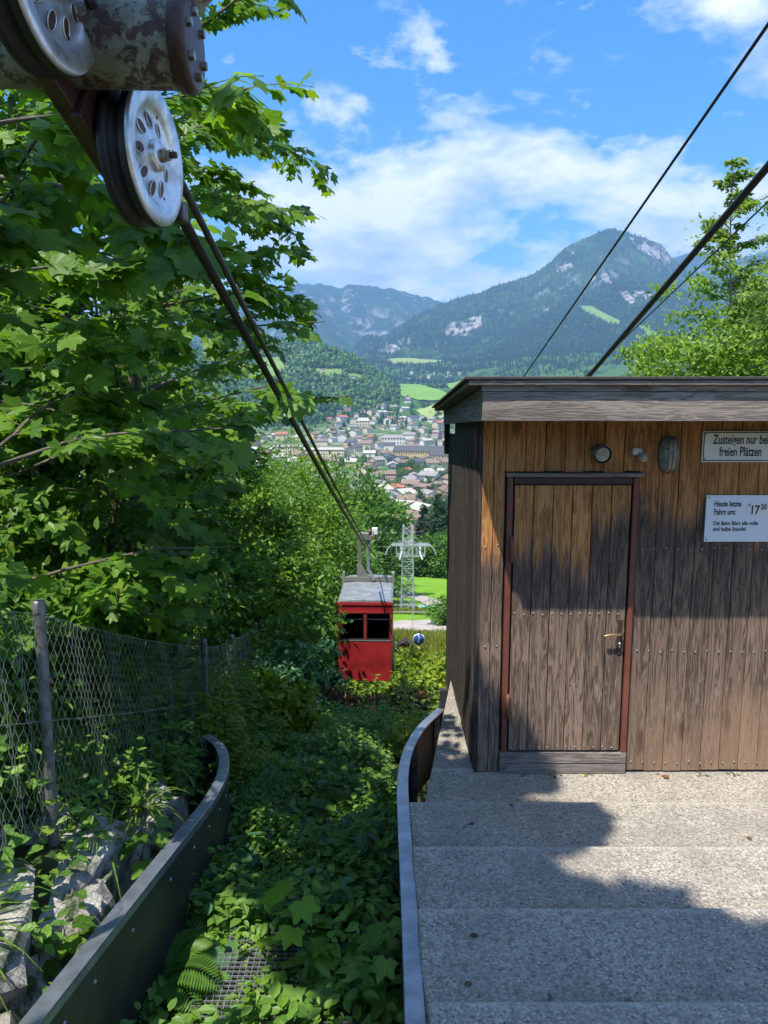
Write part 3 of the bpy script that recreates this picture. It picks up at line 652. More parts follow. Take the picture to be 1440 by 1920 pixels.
# ---------------------------------------------------------------- sheave assembly over the track
NA = Vector((math.cos(R(7)), -math.sin(R(7)), 0))           # wheel axis, pointing to the stairs side
def axpt(px, py, depth):                                    # point of a pixel at depth along the optical axis
    return Vector((0, 0, CAMZ)) + ray(px, py) * depth
W1, W2 = axpt(297, 292, 2.2), axpt(110, -40, 1.72)
WR = .196
sheave = empty('sheave_bracket', (W1.x, W1.y, W1.z), label='overhead cable bracket with two aluminium sheaves and peeling steel tube', cat='pulley')
so = Vector(W1)
def wheel(c):
    c = c - so
    w = MB().lathe([(.0001, -.012), (.030, -.012), (.058, -.010), (.118, -.022), (.132, -.012), (.150, -.001), (WR - .008, 0), (WR - .002, -.004), (WR, -.012)], c, NA, 64).build('sheave_wheel', MATS['alu'], sheave)
    MB().lathe([(WR + .001, -.010), (WR + .002, -.030), (WR - .010, -.034), (WR - .024, -.050), (WR - .010, -.066), (WR + .002, -.070), (WR + .001, -.092), (.06, -.094), (.0001, -.094)], c, NA, 64).build('tyre', MATS['rubber'], w)
    u = Vector((0, 0, 1)); s_ = NA.cross(u).normalized()
    for j in range(9):
        a = 2 * math.pi * (j + .3) / 9; q = c + (u * math.cos(a) + s_ * math.sin(a)) * .095 - NA * .0185
        rad = (u * math.cos(a) + s_ * math.sin(a)); tn = NA.cross(rad)
        tilt = (NA - rad * -.19).normalized()
        # dark slot through the web with a raised lip
        ring = [q + (rad * math.cos(b_) * .023 + tn * math.sin(b_) * .016) for b_ in [2 * math.pi * k / 14 for k in range(14)]]
        mb = MB(); v = [p_ + NA * .0035 + (p_ - q) * 0 + NA * (-(p_ - q).dot(rad) * .2) for p_ in ring]
        mb.add(v, [tuple(range(14))]); mb.build('slot', MATS['iron_dark'], w)
        lip = [p_ + NA * (.003 - (p_ - q).dot(rad) * .2) for p_ in ring]
        MB().tube(lip + [lip[0]], .0022, 5, False).build('slot_lip', MATS['alu'], w)
    MB().lathe([(.045, -.012), (.043, .006), (.024, .010), (.0001, .010)], c, NA, 32).build('hub', MATS['alu'], w)
    MB().lathe([(.020, .006), (.0205, .022), (.016, .024), (.016, .038), (.0001, .038)], c, NA, 6, False).build('axle_nut', MATS['nut'], w)
    MB().lathe([(.0095, .036), (.0095, .056), (.004, .057), (.0001, .052)], c, NA, 14).build('axle_end', MATS['iron_dark'], w)
    for j, rr_ in enumerate((.105, .128, .118, .12)):
        a = j * 1.7; q = c + (u * math.cos(a) + s_ * math.sin(a)) * rr_
        MB().box(q.x - .002, q.x + .002, q.y - .002, q.y + .002, q.z - .004, q.z + .004).build('balance_pin', MATS['iron_dark'], w)
wheel(W1); wheel(W2)
d12 = (W2 - W1)
# rocker beam on the inner side of the wheels
i1, i2 = W1 - NA * .135 - so, W2 - NA * .135 - so
MB().bar(i1 - d12 * .10, i2 + d12 * .15, .05, .15, up=(0, 0, 1)).build('rocker_beam', MATS['iron_dark'], sheave, bevel=.006)
MB().bar(i1 + NA * .03 - d12 * .02, i1 + NA * .03 + d12 * .45, .03, .19).build('stiffener', MATS['iron_dark'], sheave, bevel=.006)
# tube with end flange
TB = axpt(362, 84, 1.95); TA = TB - Vector((.55, -.012, -.01))
ta, tb = TA - so, TB - so; td = (tb - ta).normalized()
tube = MB().lathe([(.0001, 0), (.106, 0), (.106, (tb - ta).length - .02), (.100, (tb - ta).length), (.0001, (tb - ta).length)], ta, td, 40).build('bracket_tube', MATS['peeling'], sheave)
MB().lathe([(.107, -.040), (.115, -.036), (.115, -.006), (.108, .004), (.10, .006), (.0001, .007)], tb, td, 40).build('end_flange', MATS['iron_dark'], tube)
u = Vector((0, 0, 1)); s_ = td.cross(u).normalized()
for j in range(6):
    a = 2 * math.pi * (j + .2) / 6; MB().lathe([(.012, .004), (.012, .018), (.0001, .019)], tb + (u * math.cos(a) + s_ * math.sin(a)) * .075, td, 6, False).build('bolt', MATS['nut'], tube)
for fx, fz in ((.55, .3),):
    q = ta.lerp(tb, fx) + (-s_ if s_.y > 0 else s_) * .0
    fr_ = Vector((0, -1, .2)).normalized(); MB().lathe([(.018, .100), (.018, .122), (.010, .124), (.0001, .124)], q, fr_, 6, False).build('bolt', MATS['nut'], tube)
MB().tube([tb - td * .10 + Vector((0, .03, .05)), tb + Vector((.07, .03, .22)), tb + Vector((.16, .02, .60))], [.045, .055, .06], 16).build('support_strut', MATS['peeling'], sheave)
MB().box(-.02, .025, -.04, .04, -.035, .03).build('grease_block', MATS['iron_dark'], sheave, org=(0, 0, 0), bevel=.01).location = W1 - so + Vector((-.01, .235, -.10))

# ---------------------------------------------------------------- ropes
def rope(name, pts, rad, mat, label, strands=6, pitch=.16, n=18, twist_to=8.):
    mb = MB(); P = [Vector(q) for q in pts]; v = []; k = len(P); s = 0; ref = None
    for i, q in enumerate(P):
        if i: s += (P[i] - P[i - 1]).length
        t_ = (P[min(i + 1, k - 1)] - P[max(i - 1, 0)]).normalized()
        if ref is None: ref = Vector((0, 0, 1))
        uu = (ref - t_ * ref.dot(t_)).normalized(); ref = uu; w = t_.cross(uu)
        for j in range(n):
            a = 2 * math.pi * j / n; r_ = rad * (1 - (.16 * (.5 - .5 * math.cos(strands * (a - 2 * math.pi * s / pitch / strands))) if strands else 0))
            v.append(q + (uu * math.cos(a) + w * math.sin(a)) * r_)
    f = [(i * n + j, i * n + (j + 1) % n, (i + 1) * n + (j + 1) % n, (i + 1) * n + j) for i in range(k - 1) for j in range(n)]
    mb.add(v, f, True); return mb.build(name, MATS[mat], None, org=tuple(P[0]), label=label, cat='cable')
GA = at(690, 1024, 15.6)                                    # grip on the cable, above the cabin
def line(a, b_, n, sag=0): return [Vector(a).lerp(Vector(b_), i / n) - Vector((0, 0, sag * 4 * (i / n) * (1 - i / n))) for i in range(n + 1)]
TWY = 64.0; tl, tr_ = at(741, 1034, TWY), at(806, 1034, TWY)
rdir = (GA - (W1 + Vector((0, 0, .19)) - NA * .05)); r0 = W1 + Vector((0, 0, .182)) - NA * .05
rope('haul_cable', line(r0 - rdir * .14, GA, 1500, .06) , .0145, 'rope', 'twisted grey steel haul cable running over the aluminium sheave')
t0 = W1 - NA * .10 + Vector((0, .15, .088)); GA2 = GA + Vector((-.05, 0, -.03))
rope('track_cable', line(t0, GA2, 60, .05), .021, 'rope_dark', 'thick black track cable descending from the sheave to the red cabin', 0)
rope('haul_cable', line(GA, tl + Vector((0, 0, .05)), 40, .8), .012, 'rope_dark', 'thin cable sagging from the cabin grip to the lattice pylon', 0, n=6)
RX = 2.42
def rline(ox, oz, end, name, rad, label): rope(name, line((ox, -6, CAMZ + oz + 6 * .285), end, 120, .0), rad, 'rope_dark', label, 0, n=8)
def through(pa, Ya, pb, Yb, back=-6., fwd=62.):
    A, B = at(*pa, Ya), at(*pb, Yb); d = (B - A) / (B.y - A.y); return A + d * (back - A.y), A + d * (fwd - A.y)
a, b_ = through((1440, 312), 4.75, (1105, 704), 9.0, 1.5, 40); rope('track_cable', line(a, b_, 60, .0), .026, 'rope_dark', 'thick dark track cable passing above the hut roof', 0, n=10)
a, b_ = through((1440, 46), 4.6, (985, 702), 12.5, 1.5, 40); rope('haul_cable', line(a, b_, 60, .0), .011, 'rope_dark', 'thin steep cable in front of the clouds and mountain', 0, n=8)
a, b_ = through((1440, 378), 6.0, (1098, 704), 12.0, 2.5, 40); rope('haul_cable', line(a, b_, 60, .0), .007, 'rope_dark', 'thinnest cable just below the thick one over the hut', 0, n=8)

# ---------------------------------------------------------------- red cable car
CW, CL, CH = 1.15, 2.3, 1.76
cf = axpt(684.5, 1130, 15.75)                               # middle of the front roof edge
car = empty('cable_car', (cf.x, cf.y, cf.z - CH), R(-1.2), label='small red cable car cabin with grey roof hanging over the slope', cat='cable car')
hw = CW / 2; zt = CH; wz0, wz1 = .95, 1.53
MB().box(-hw, hw, 0, .03, 0, wz0).build('front_panel', MATS['red_paint'], car, bevel=.02)
MB().box(-hw, hw, CL - .03, CL, 0, wz0).build('rear_panel', MATS['red_paint'], car, bevel=.02)
MB().box(-hw, hw, 0, .03, wz1, zt).build('front_header', MATS['red_paint'], car, bevel=.02)
MB().box(-hw, hw, CL - .03, CL, wz1, zt).build('rear_header', MATS['red_paint'], car, bevel=.02)
for s in (-1, 1):
    MB().box(s * hw - (.03 if s > 0 else 0), s * hw + (0 if s > 0 else .03), .032, CL - .032, 0, wz0).build('side_panel', MATS['red_paint'], car, bevel=.006)
    MB().box(s * hw - (.03 if s > 0 else 0), s * hw + (0 if s > 0 else .03), .032, CL - .032, wz1, zt).build('side_header', MATS['red_paint'], car, bevel=.006)
    for y in (.0, 1.12, CL - .07): MB().box(s * hw - (.05 if s > 0 else -.002), s * hw + (-.002 if s > 0 else .05), y + .002, y + .07, wz0, wz1).build('corner_post', MATS['red_frame'], car, bevel=.004)
    for y0, y1 in ((.072, 1.12), (1.19, CL - .07)): MB().box(s * (hw - .018) - .003, s * (hw - .018) + .003, y0, y1, wz0, wz1).build('side_pane', MATS['pane'], car)
for y in (.004, CL - .032):
    MB().box(-.022, .022, y, y + .03, wz0, wz1).build('mullion', MATS['red_frame'], car, bevel=.004)
    for s in (-1, 1): MB().box(min(s * .022, s * (hw - .05)), max(s * .022, s * (hw - .05)), y + .012, y + .017, wz0, wz1).build('window_pane', MATS['pane'], car)
for s in (-1, 1):
    xa, xb = sorted((s * .024, s * (hw - .052))); sl = MB()
    for q in ((xa, xb, wz0 + .002, wz0 + .022), (xa, xb, wz1 - .022, wz1 - .002), (xa, xa + .02, wz0 + .022, wz1 - .022), (xb - .02, xb, wz0 + .022, wz1 - .022)): sl.box(q[0], q[1], .001, .026, q[2], q[3])
    sl.build('window_seal', MATS['rubber'], car)
MB().box(-hw + .02, hw - .02, -.004, -.0005, .06, .075).build('panel_seam', MATS['red_frame'], car)
MB().box(-hw + .04, hw - .04, -.008, -.0005, wz0 - .03, wz0 - .004).build('window_trim', MATS['galv'], car)
MB().box(-hw + .04, hw - .04, -.008, -.0005, wz1 + .004, wz1 + .05).build('window_trim', MATS['red_frame'], car)
MB().box(-hw + .035, hw - .035, .035, CL - .035, -.02, .02).build('floor', MATS['cab_dark'], car)
for y in (.25, CL - .45): MB().box(-hw + .05, hw - .05, y - .2 + .02, y + .2, .42, .48).build('bench', MATS['cab_dark'], car)
MB().box(-hw + .05, hw - .05, 1.3, 1.36, .05, 1.0).build('partition', MATS['red_paint'], car)
MB().box(-hw + .03, hw - .03, .05, CL - .05, zt - .05, zt - .01).build('ceiling', MATS['cab_dark'], car)
# gently arched roof
arc = [(-hw - .012, zt + .0), (-hw * .94, zt + .035), (-hw * .5, zt + .055), (0, zt + .06), (hw * .5, zt + .055), (hw * .94, zt + .035), (hw + .012, zt)]
rf = MB().prism(arc + [(hw + .012, zt - .015), (-hw - .012, zt - .015)], -.012, CL + .012, lambda a_, b__, h: (a_, h, b__)).build('roof', MATS['cab_roof'], car, bevel=.004)
MB().box(-hw - .018, hw + .018, -.02, -.0125, zt - .05, zt + .012).build('roof_trim', MATS['red_frame'], rf)
BY = 1.60
MB().box(-hw + .02, hw - .03, BY, BY + .09, zt + .062, zt + .17).build('cross_beam', MATS['cab_grey'], rf, bevel=.006)
for s in (-1, 1):
    MB().prism([(BY - .02, zt + .0), (BY + .12, zt + .0), (BY + .10, zt + .29), (BY + .0, zt + .26)], s * hw - .03, s * hw + .03, lambda a_, b__, h: (h, a_, b__)).build('beam_end', MATS['cab_grey'], rf)
# hanger arms up to the carriage
gl = GA - Vector(car.location); gl = Vector((gl.x * 1.0, gl.y, gl.z))
MB().bar((-.20, BY + .06, zt + .10), (-.20, BY + .06, gl.z + .02), .085, .06, up=(0, 1, 0)).build('hanger_plate', MATS['cab_grey'], car, bevel=.006)
MB().prism([(-.26, zt + .165), (.03, zt + .165), (-.02, zt + .22), (-.09, zt + .34), (-.145, zt + .45), (-.26, zt + .45)], BY + .02, BY + .08, lambda a_, b__, h: (a_, h, b__)).build('gusset', MATS['cab_grey'], car)
MB().tube([(.13, BY - .02, zt + .10), (.06, BY - .02, zt + .26), (.00, BY - .02, zt + .36), (-.01, BY - .02, zt + .8), (gl.x - .02, BY - .02, gl.z - .05)], .04, 10).build('hanger_arm', MATS['galv'], car)
MB().box(gl.x - .26, gl.x + .04, BY - .10, BY + .12, gl.z - .10, gl.z + .06).build('carriage', MATS['cab_grey'], car, bevel=.01)
for s in (-.32, .0, .32): MB().lathe([(.0001, -.03), (.085, -.03), (.07, 0), (.085, .03), (.0001, .03)], (gl.x, BY - .02 + s, gl.z + .06 - s * .25), (1, 0, 0), 20).build('carriage_wheel', MATS['iron_dark'], car)
MB().bar((gl.x + .06, BY - .45, gl.z + .12), (gl.x + .06, BY + .45, gl.z - .10), .03, .12).build('carriage_plate', MATS['galv'], car)
MB().box(gl.x + .03, gl.x + .16, BY - .05, BY + .1, gl.z + .02, gl.z + .17).build('grip', MATS['sign_white'], car, bevel=.01)
MB().tube([(hw, .3, zt - .02), (hw + .11, .3, zt - .03), (hw + .12, .32, zt - .28), (hw, .3, zt - .26)], .008, 6).build('side_hoop', MATS['iron_dark'], car)
MB().tube([(hw, .62, zt - .02), (hw + .11, .62, zt - .03), (hw + .12, .62, zt - .28), (hw, .62, zt - .26)], .008, 6).build('side_hoop', MATS['iron_dark'], car)
MB().box(hw + .002, hw + .03, .1, CL - .1, -.03, .38).build('side_bumper', MATS['iron_dark'], car)

# ---------------------------------------------------------------- lattice pylons and small meadow furniture
def pylon(px, py_base, py_top, Y, label, arm_px=None, w0=1.15, w1=.75):
    B = at(px, py_base, Y); B.z = gz(B.x, B.y) - .2; H = at(px, py_top, Y).z - B.z
    o = empty('lattice_pylon', B, label=label, cat='pylon')
    def c(s1, s2, f): w = (w0 + (w1 - w0) * f) / 2; return Vector((s1 * w, s2 * w, H * f))
    cs = [(-1, -1), (1, -1), (1, 1), (-1, 1)]
    for s1, s2 in cs: MB().bar(c(s1, s2, 0), c(s1, s2, 1), .085).build('leg', MATS['white_lattice'], o)
    nb = 13
    for k_ in range(4):
        a_, b__ = cs[k_], cs[(k_ + 1) % 4]
        for i in range(nb):
            f0, f1 = i / nb, (i + 1) / nb; p_, q_ = (a_, b__) if i % 2 else (b__, a_)
            MB().bar(c(*p_, f0), c(*q_, f1), .045).build('brace', MATS['white_lattice'], o)
            if i: MB().bar(c(*a_, f0), c(*b__, f0), .04).build('brace', MATS['white_lattice'], o)
    MB().box(-.8, .8, -.8, .8, -.5, .12).build('footing', MATS['concrete'], o)
    if arm_px:
        x0, x1, zt_ = at(arm_px[0], arm_px[2], Y).x - B.x, at(arm_px[1], arm_px[2], Y).x - B.x, at(px, arm_px[2], Y).z - B.z
        hh = .95
        for y in (-.4, .4):
            MB().bar((x0 + .6, y, zt_), (x1 - .6, y, zt_), .13).build('crossarm_chord', MATS['white_lattice'], o)
            MB().bar((x0 + 1.0, y, zt_ - hh), (x1 - 1.0, y, zt_ - hh), .10).build('crossarm_chord', MATS['white_lattice'], o)
            for j in range(8):
                xa = x0 + 1 + (x1 - x0 - 2) * j / 7; MB().bar((xa, y, zt_), (xa, y, zt_ - hh), .06).build('brace', MATS['white_lattice'], o)
        for xe, s in ((x0, 1), (x1, -1)):
            MB().tube([(xe, -.1, zt_ - .9), (xe + s * .25, -.1, zt_ - .35), (xe + s * .6, 0, zt_), ], .05, 6).build('arm_end', MATS['white_lattice'], o)
            MB().tube([(xe + s * 1.25, -1.0, zt_ - 1.15), (xe + s * 1.45, -.4, zt_ - .62), (xe + s * 1.4, .2, zt_ - .28), (xe + s * 1.2, .7, zt_ - .10)], [.08, .09, .09, .07], 8).build('cable_saddle', MATS['white_lattice'], o)
    return o
pylon(764, 1156, 985, TWY, 'tall white lattice pylon with wide crossarm beside the gravel road', (722, 818, 1021))
pylon(745, 1106, 1040, 132., 'smaller grey lattice pylon farther down the mown meadow', (730, 760, 1050), .9, .6)
B = ground_hit(818, 1162); t = empty('railing', B + Vector((-2.6, .3, 0)), label='pale metal railing between the pylon foot and the round tree', cat='railing')
for dz in (.55, 1.1): MB().bar((-1.2, 0, dz), (2.9, 0, dz - .05), .06).build('rail', MATS['white_lattice'], t)
for x in (-1.2, .8, 2.9): MB().bar((x, 0, -.3), (x, 0, 1.12), .07).build('post', MATS['white_lattice'], t)
for i, (px, py, r_) in enumerate([(792, 1143, .44), (803, 1140, .50), (806, 1146, .46), (817, 1141, .46)]):
    B = at(px, py, 70 + i * .5); D = lumpy(RV, 90 + i, 4, .06, 2)[:, None]
    o = bpy.data.objects.new('wrapped_bale', np_mesh('wrapped_bale', RV * D * np.array([1.15, 1, .82]) * r_, RF, MATS['mint'], smooth=True)); o.location = (B.x, B.y, gz(B.x, B.y) + r_ * .75); link(o)
    tag(o, 'pale turquoise wrapped bale lying near the round tree by the road', 'bale', 'turquoise bales by the road')
B = ground_hit(785, 1238); d0 = B.y
t = empty('path_sign', B, label='round blue footpath sign on wooden post in tall yellow grass', cat='sign')
hs = at(785, 1198, d0).z - B.z; rs = .215 * d0 / 26
MB().bar((0, .06, -.3), (0, .06, hs + rs * 1.4), .16 * d0 / 26, .12).build('post', MATS['post_wood'], t)
MB().lathe([(.0001, 0), (rs, 0), (rs, .03), (.0001, .03)], (0, -.03, hs), (0, 1, 0), 28).build('rim', MATS['sign_white'], t)
MB().lathe([(.0001, 0), (rs * .88, 0), (rs * .88, .02), (.0001, .02)], (0, -.046, hs), (0, 1, 0), 28).build('disc', MATS['sign_blue'], t)
q = rs * .9; yy = -.052
fig = MB(); fig.lathe([(.0001, 0), (q * .13, 0), (q * .13, .005), (.0001, .005)], (0, yy, hs + q * .52), (0, 1, 0), 12)
fig.prism([(-.16, .36), (.16, .36), (.2, -.08), (.1, -.08), (.22, -.68), (.08, -.68), (0, -.2), (-.12, -.68), (-.26, -.68), (-.1, -.08), (-.2, -.08)], yy, yy + .005, lambda a_, b__, h: (a_ * q, h, hs + b__ * q))
fig.build('walker_symbol', MATS['sign_white'], t)
B = ground_hit(760, 1236); t = empty('small_frame_stand', B, label='little dark metal stand with flat cap in the yellow meadow', cat='stand')
k_ = B.y / 26; hh = at(760, 1206, B.y).z - B.z
MB().prism([(-.28 * k_, hh - .03), (.28 * k_, hh - .03), (0, hh + .14 * k_)], -.25, .25, lambda a_, b__, h: (a_, h, b__)).build('cap', MATS['iron_dark'], t)
for x in (-.24, .24): 
    for y in (-.2, .2): MB().bar((x * k_, y, -.2), (x * k_, y, hh - .03), .035 * k_).build('leg', MATS['iron_dark'], t)
MB().bar((0, 0, -.2), (0, 0, hh - .03), .09 * k_).build('post', MATS['post_wood'], t)
# ---------------------------------------------------------------- foliage
def fan(out, zc=.0, curve=-.16):
    v = [(0, 0, zc)] + [(x, y, curve * (x * x + y * y) + .10 * abs(y)) for x, y in out]; k_ = len(out)
    return np.array(v, float), np.array([(0, i + 1, (i + 1) % k_ + 1) for i in range(k_)])
_pol = lambda L_: [(r_ * math.cos(R(a)), r_ * math.sin(R(a))) for a, r_ in L_]
MAPLE = fan(_pol([(0, 1), (13, .74), (24, .62), (38, .86), (48, .90), (58, .68), (74, .54), (98, .62), (118, .42), (150, .30), (180, .10), (210, .30), (242, .42), (262, .62), (286, .54), (302, .68), (312, .90), (322, .86), (336, .62), (347, .74)]))
MAPLE[0][:, 0] += .25
DIA = (np.array([(0, 0, 0), (.45, .27, .06), (1, 0, -.08), (.45, -.27, .06)], float), np.array([(0, 1, 2), (0, 2, 3)]))
OVAL = (np.array([(0, 0, 0), (.28, .26, .05), (.65, .24, .03), (1, 0, -.12), (.65, -.24, .03), (.28, -.26, .05)], float), np.array([(0, 1, 2), (0, 2, 3), (0, 3, 4), (0, 4, 5)]))
NEEDLE = (np.array([(0, 0, 0), (.5, .11, .0), (1, 0, -.1), (.5, -.11, .0)], float), np.array([(0, 1, 2), (0, 2, 3)]))
ROUND = fan(_pol([(a, .62 + .38 * abs(math.cos(R(a) / 2)) - (.3 if a == 180 else 0) + .04 * (i % 2)) for i, a in enumerate(range(0, 360, 24))]), 0, .10)
def basis(d, nrm):
    d = d / (np.linalg.norm(d, axis=1, keepdims=True) + 1e-9); y = np.cross(nrm, d); y /= (np.linalg.norm(y, axis=1, keepdims=True) + 1e-9); z = np.cross(d, y)
    return np.stack([d, y, z], 1)                            # rows: local x, y, z in world
def leaves(pos, d, nrm, size, tpl, tint):
    B = basis(d, nrm); v, f = tpl; nL = len(pos)
    V = np.einsum('kj,njc->nkc', v, B) * size[:, None, None] + pos[:, None, :]
    Fc = f[None] + (np.arange(nL) * len(v))[:, None, None]
    return V.reshape(-1, 3), Fc.reshape(-1, 3), np.repeat(tint, len(v))
def foliage_mesh(name, sets, mat):
    Vs, Fs, Ts = [], [], []; o = 0
    for V, Fc, T in sets: Vs.append(V); Fs.append(Fc + o); Ts.append(T); o += len(V)
    return np_mesh(name, np.concatenate(Vs), np.concatenate(Fs), MATS[mat], np.concatenate(Ts))
def up_n(r_, n_, tilt=.55): v = r_.normal(size=(n_, 3)) * tilt; v[:, 2] += 1; return v
def curve_pts(a, d, L_, n_, r_, droop=0., wob=.12):
    pts = [np.array(a, float)]; d = np.array(d, float) / np.linalg.norm(d)
    for i in range(n_):
        d = d + r_.normal(size=3) * wob + np.array([0, 0, droop]); d /= np.linalg.norm(d); pts.append(pts[-1] + d * L_ / n_)
    return pts
def spray_tree(name, label, base, H, seed, nlimb=18, reach=2.2, z0=.12, tpl=MAPLE, mat='maple', lsize=(.08, .15), twigs=9, per=9, trunk_r=.045, lean=(0, 0), single=0, group=None, cat='tree', stems=1, bias=(0, 0), bark='bark', env=None, rise=(.15, .6), taper=.72, wob=.05):
    r_ = np.random.RandomState(seed); base = np.array(base, float)
    o = empty(name, tuple(base), label=label, cat=cat, group=group)
    tb_ = MB(); lp, ld, ln, ls = [], [], [], []
    for s in range(stems):
        dd = np.array([lean[0] + r_.normal() * .10 * (stems > 1), lean[1] + r_.normal() * .10 * (stems > 1), 1.])
        tp = curve_pts(base + np.array([r_.normal() * .22, r_.normal() * .22, -.25]) * (stems > 1) + np.array([0, 0, -.1]), dd, H * (1 - .12 * s), 12, r_, 0, wob)
        tb_.tube([Vector(q - base) for q in tp], [trunk_r * (1 - .85 * i / 12) for i in range(13)], 9)
        for k_ in range(nlimb // stems):
            f = z0 + (1 - z0) * (k_ + r_.uniform(0, 1)) / (nlimb // stems); fi = min(f * 12, 11.99); i = int(fi)
            st_ = tp[i] + (tp[i + 1] - tp[i]) * (fi - i)
            az = r_.uniform(0, 2 * math.pi); L_ = reach * (1.08 - taper * max(0, f - .25)) * r_.uniform(.6, 1.1)
            d0_ = np.array([math.cos(az) + bias[0], math.sin(az) + bias[1], r_.uniform(*rise)])
            lpts = curve_pts(st_, d0_, L_, 7, r_, -.045, .10)
            if env is not None:
                okp = env(np.array(lpts)); kk = 8 if okp.all() else int(np.argmin(okp))
                if kk < 3: continue
                lpts = lpts[:kk]; L_ *= (kk - 1) / 7
            ns_ = len(lpts) - 1
            tb_.tube([Vector(q - base) for q in lpts], [trunk_r * .38 * (1 - f * .5) * (1 - .8 * i2 / ns_) + .002 for i2 in range(ns_ + 1)], 5, False)
            for w in range(twigs):
                g = .25 + .75 * (w + r_.uniform(0, 1)) / twigs; gi = min(g * ns_, ns_ - .01); j = int(gi); tpnt = lpts[j] + (lpts[j + 1] - lpts[j]) * (gi - j)
                ldir = lpts[j + 1] - lpts[j]; ldir = ldir / np.linalg.norm(ldir)
                side = np.cross(ldir, [0, 0, 1]) * r_.choice([-1, 1]); td_ = ldir * r_.uniform(.4, 1) + side * r_.uniform(.3, 1) + np.array([0, 0, r_.uniform(-.25, .25)])
                tl_ = L_ * r_.uniform(.18, .36); tw = curve_pts(tpnt, td_, tl_, 4, r_, -.10, .10)
                if env is not None and not env(np.array(tw)).all(): continue
                tb_.tube([Vector(q - base) for q in tw], [.004, .003, .003, .002, .0015], 3, False)
                for q in range(per):
                    t_ = (q + r_.uniform(.2, 1)) / per * 3.99; jj = int(t_); pp = tw[jj] + (tw[jj + 1] - tw[jj]) * (t_ - jj)
                    dr = (tw[jj + 1] - tw[jj]); dr = dr / np.linalg.norm(dr); sd = np.cross(dr, [0, 0, 1.]) * (1 if q % 2 else -1)
                    hd = dr * r_.uniform(.2, 1) + sd * r_.uniform(.4, 1.1) + np.array([0, 0, r_.uniform(-.55, .1)])
                    hd = hd / np.linalg.norm(hd); lp.append(pp + hd * .03); ld.append(hd); ln.append(np.array([.18, -.5, .85]) + r_.normal(size=3) * .42); ls.append(r_.uniform(*lsize))
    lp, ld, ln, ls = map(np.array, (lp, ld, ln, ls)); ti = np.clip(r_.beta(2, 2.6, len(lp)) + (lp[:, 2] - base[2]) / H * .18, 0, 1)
    if env is not None:
        keep = env(lp); lp, ld, ln, ls, ti = lp[keep], ld[keep], ln[keep], ls[keep], ti[keep]
    tb_.build('trunk', MATS[bark], o)
    own = np.zeros(len(lp), bool)
    if single:                                               # the leaves that show largest are objects of their own
        px, py, dep = proj(lp); vis = (dep > .5) & (px > -10) & (px < 1450) & (py > -10) & (py < 1930)
        sz = np.where(vis, ls / np.maximum(dep, .3), 0); own[np.argsort(-sz)[:single]] = True
        B = basis(ld, ln)
        vm = [np_mesh('leaf', tpl[0], tpl[1], MATS[mat], np.full(len(tpl[0]), .15 + .17 * k_)) for k_ in range(5)]
        for i in np.nonzero(own)[0]:
            q = bpy.data.objects.new('leaf', vm[min(4, int(ti[i] * 5))]); M_ = Matrix(B[i].T.tolist()).to_4x4(); M_ = Matrix.Translation(Vector(lp[i] - base)) @ M_ @ Matrix.Scale(float(ls[i]), 4)
            q.matrix_local = M_; link(q, o); q.matrix_local = M_
    k2 = ~own
    if k2.any():
        c_ = bpy.data.objects.new('crown', foliage_mesh('crown', [leaves(lp[k2] - base, ld[k2], ln[k2], ls[k2], tpl, ti[k2])], mat)); link(c_, o)
        if single: c_['kind'] = 'stuff'
    return o
def blob_crown(r_, H, rad, nclump, per, lsize, tpl, zlow=.25, flat=.75, top=1.0):
    """leaf positions in clumps on a lumpy crown, local to the foot"""
    cz = H * (zlow + top) / 2; rz = H * (top - zlow) / 2
    dirs = r_.normal(size=(nclump, 3)); dirs /= np.linalg.norm(dirs, axis=1, keepdims=True)
    rr_ = r_.uniform(.45, 1, nclump) ** .55; lump = 1 + .22 * np.sin(dirs @ r_.normal(size=3) * 4) + .15 * np.sin(dirs @ r_.normal(size=3) * 7)
    cen = dirs * (rr_ * lump)[:, None] * np.array([rad, rad, rz]); cen[:, 2] += cz
    cr = rad * r_.uniform(.13, .27, nclump)
    p = np.repeat(cen, per, 0) + r_.normal(size=(nclump * per, 3)) * np.repeat(cr, per)[:, None] * np.array([.62, .62, .62 * flat])
    out = p - np.repeat(cen, per, 0) + (p - np.array([0, 0, cz])) * .25; nn = out * .6 / (np.linalg.norm(out, axis=1, keepdims=True) + 1e-6) + r_.normal(size=p.shape) * .45 + np.array([0, 0, .75])
    dd = r_.normal(size=p.shape) + out * 1.2; dd[:, 2] -= .3
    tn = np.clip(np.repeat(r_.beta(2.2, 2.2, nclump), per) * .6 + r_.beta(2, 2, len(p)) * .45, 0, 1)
    return p, dd, nn, r_.uniform(lsize[0], lsize[1], len(p)), tn, cen
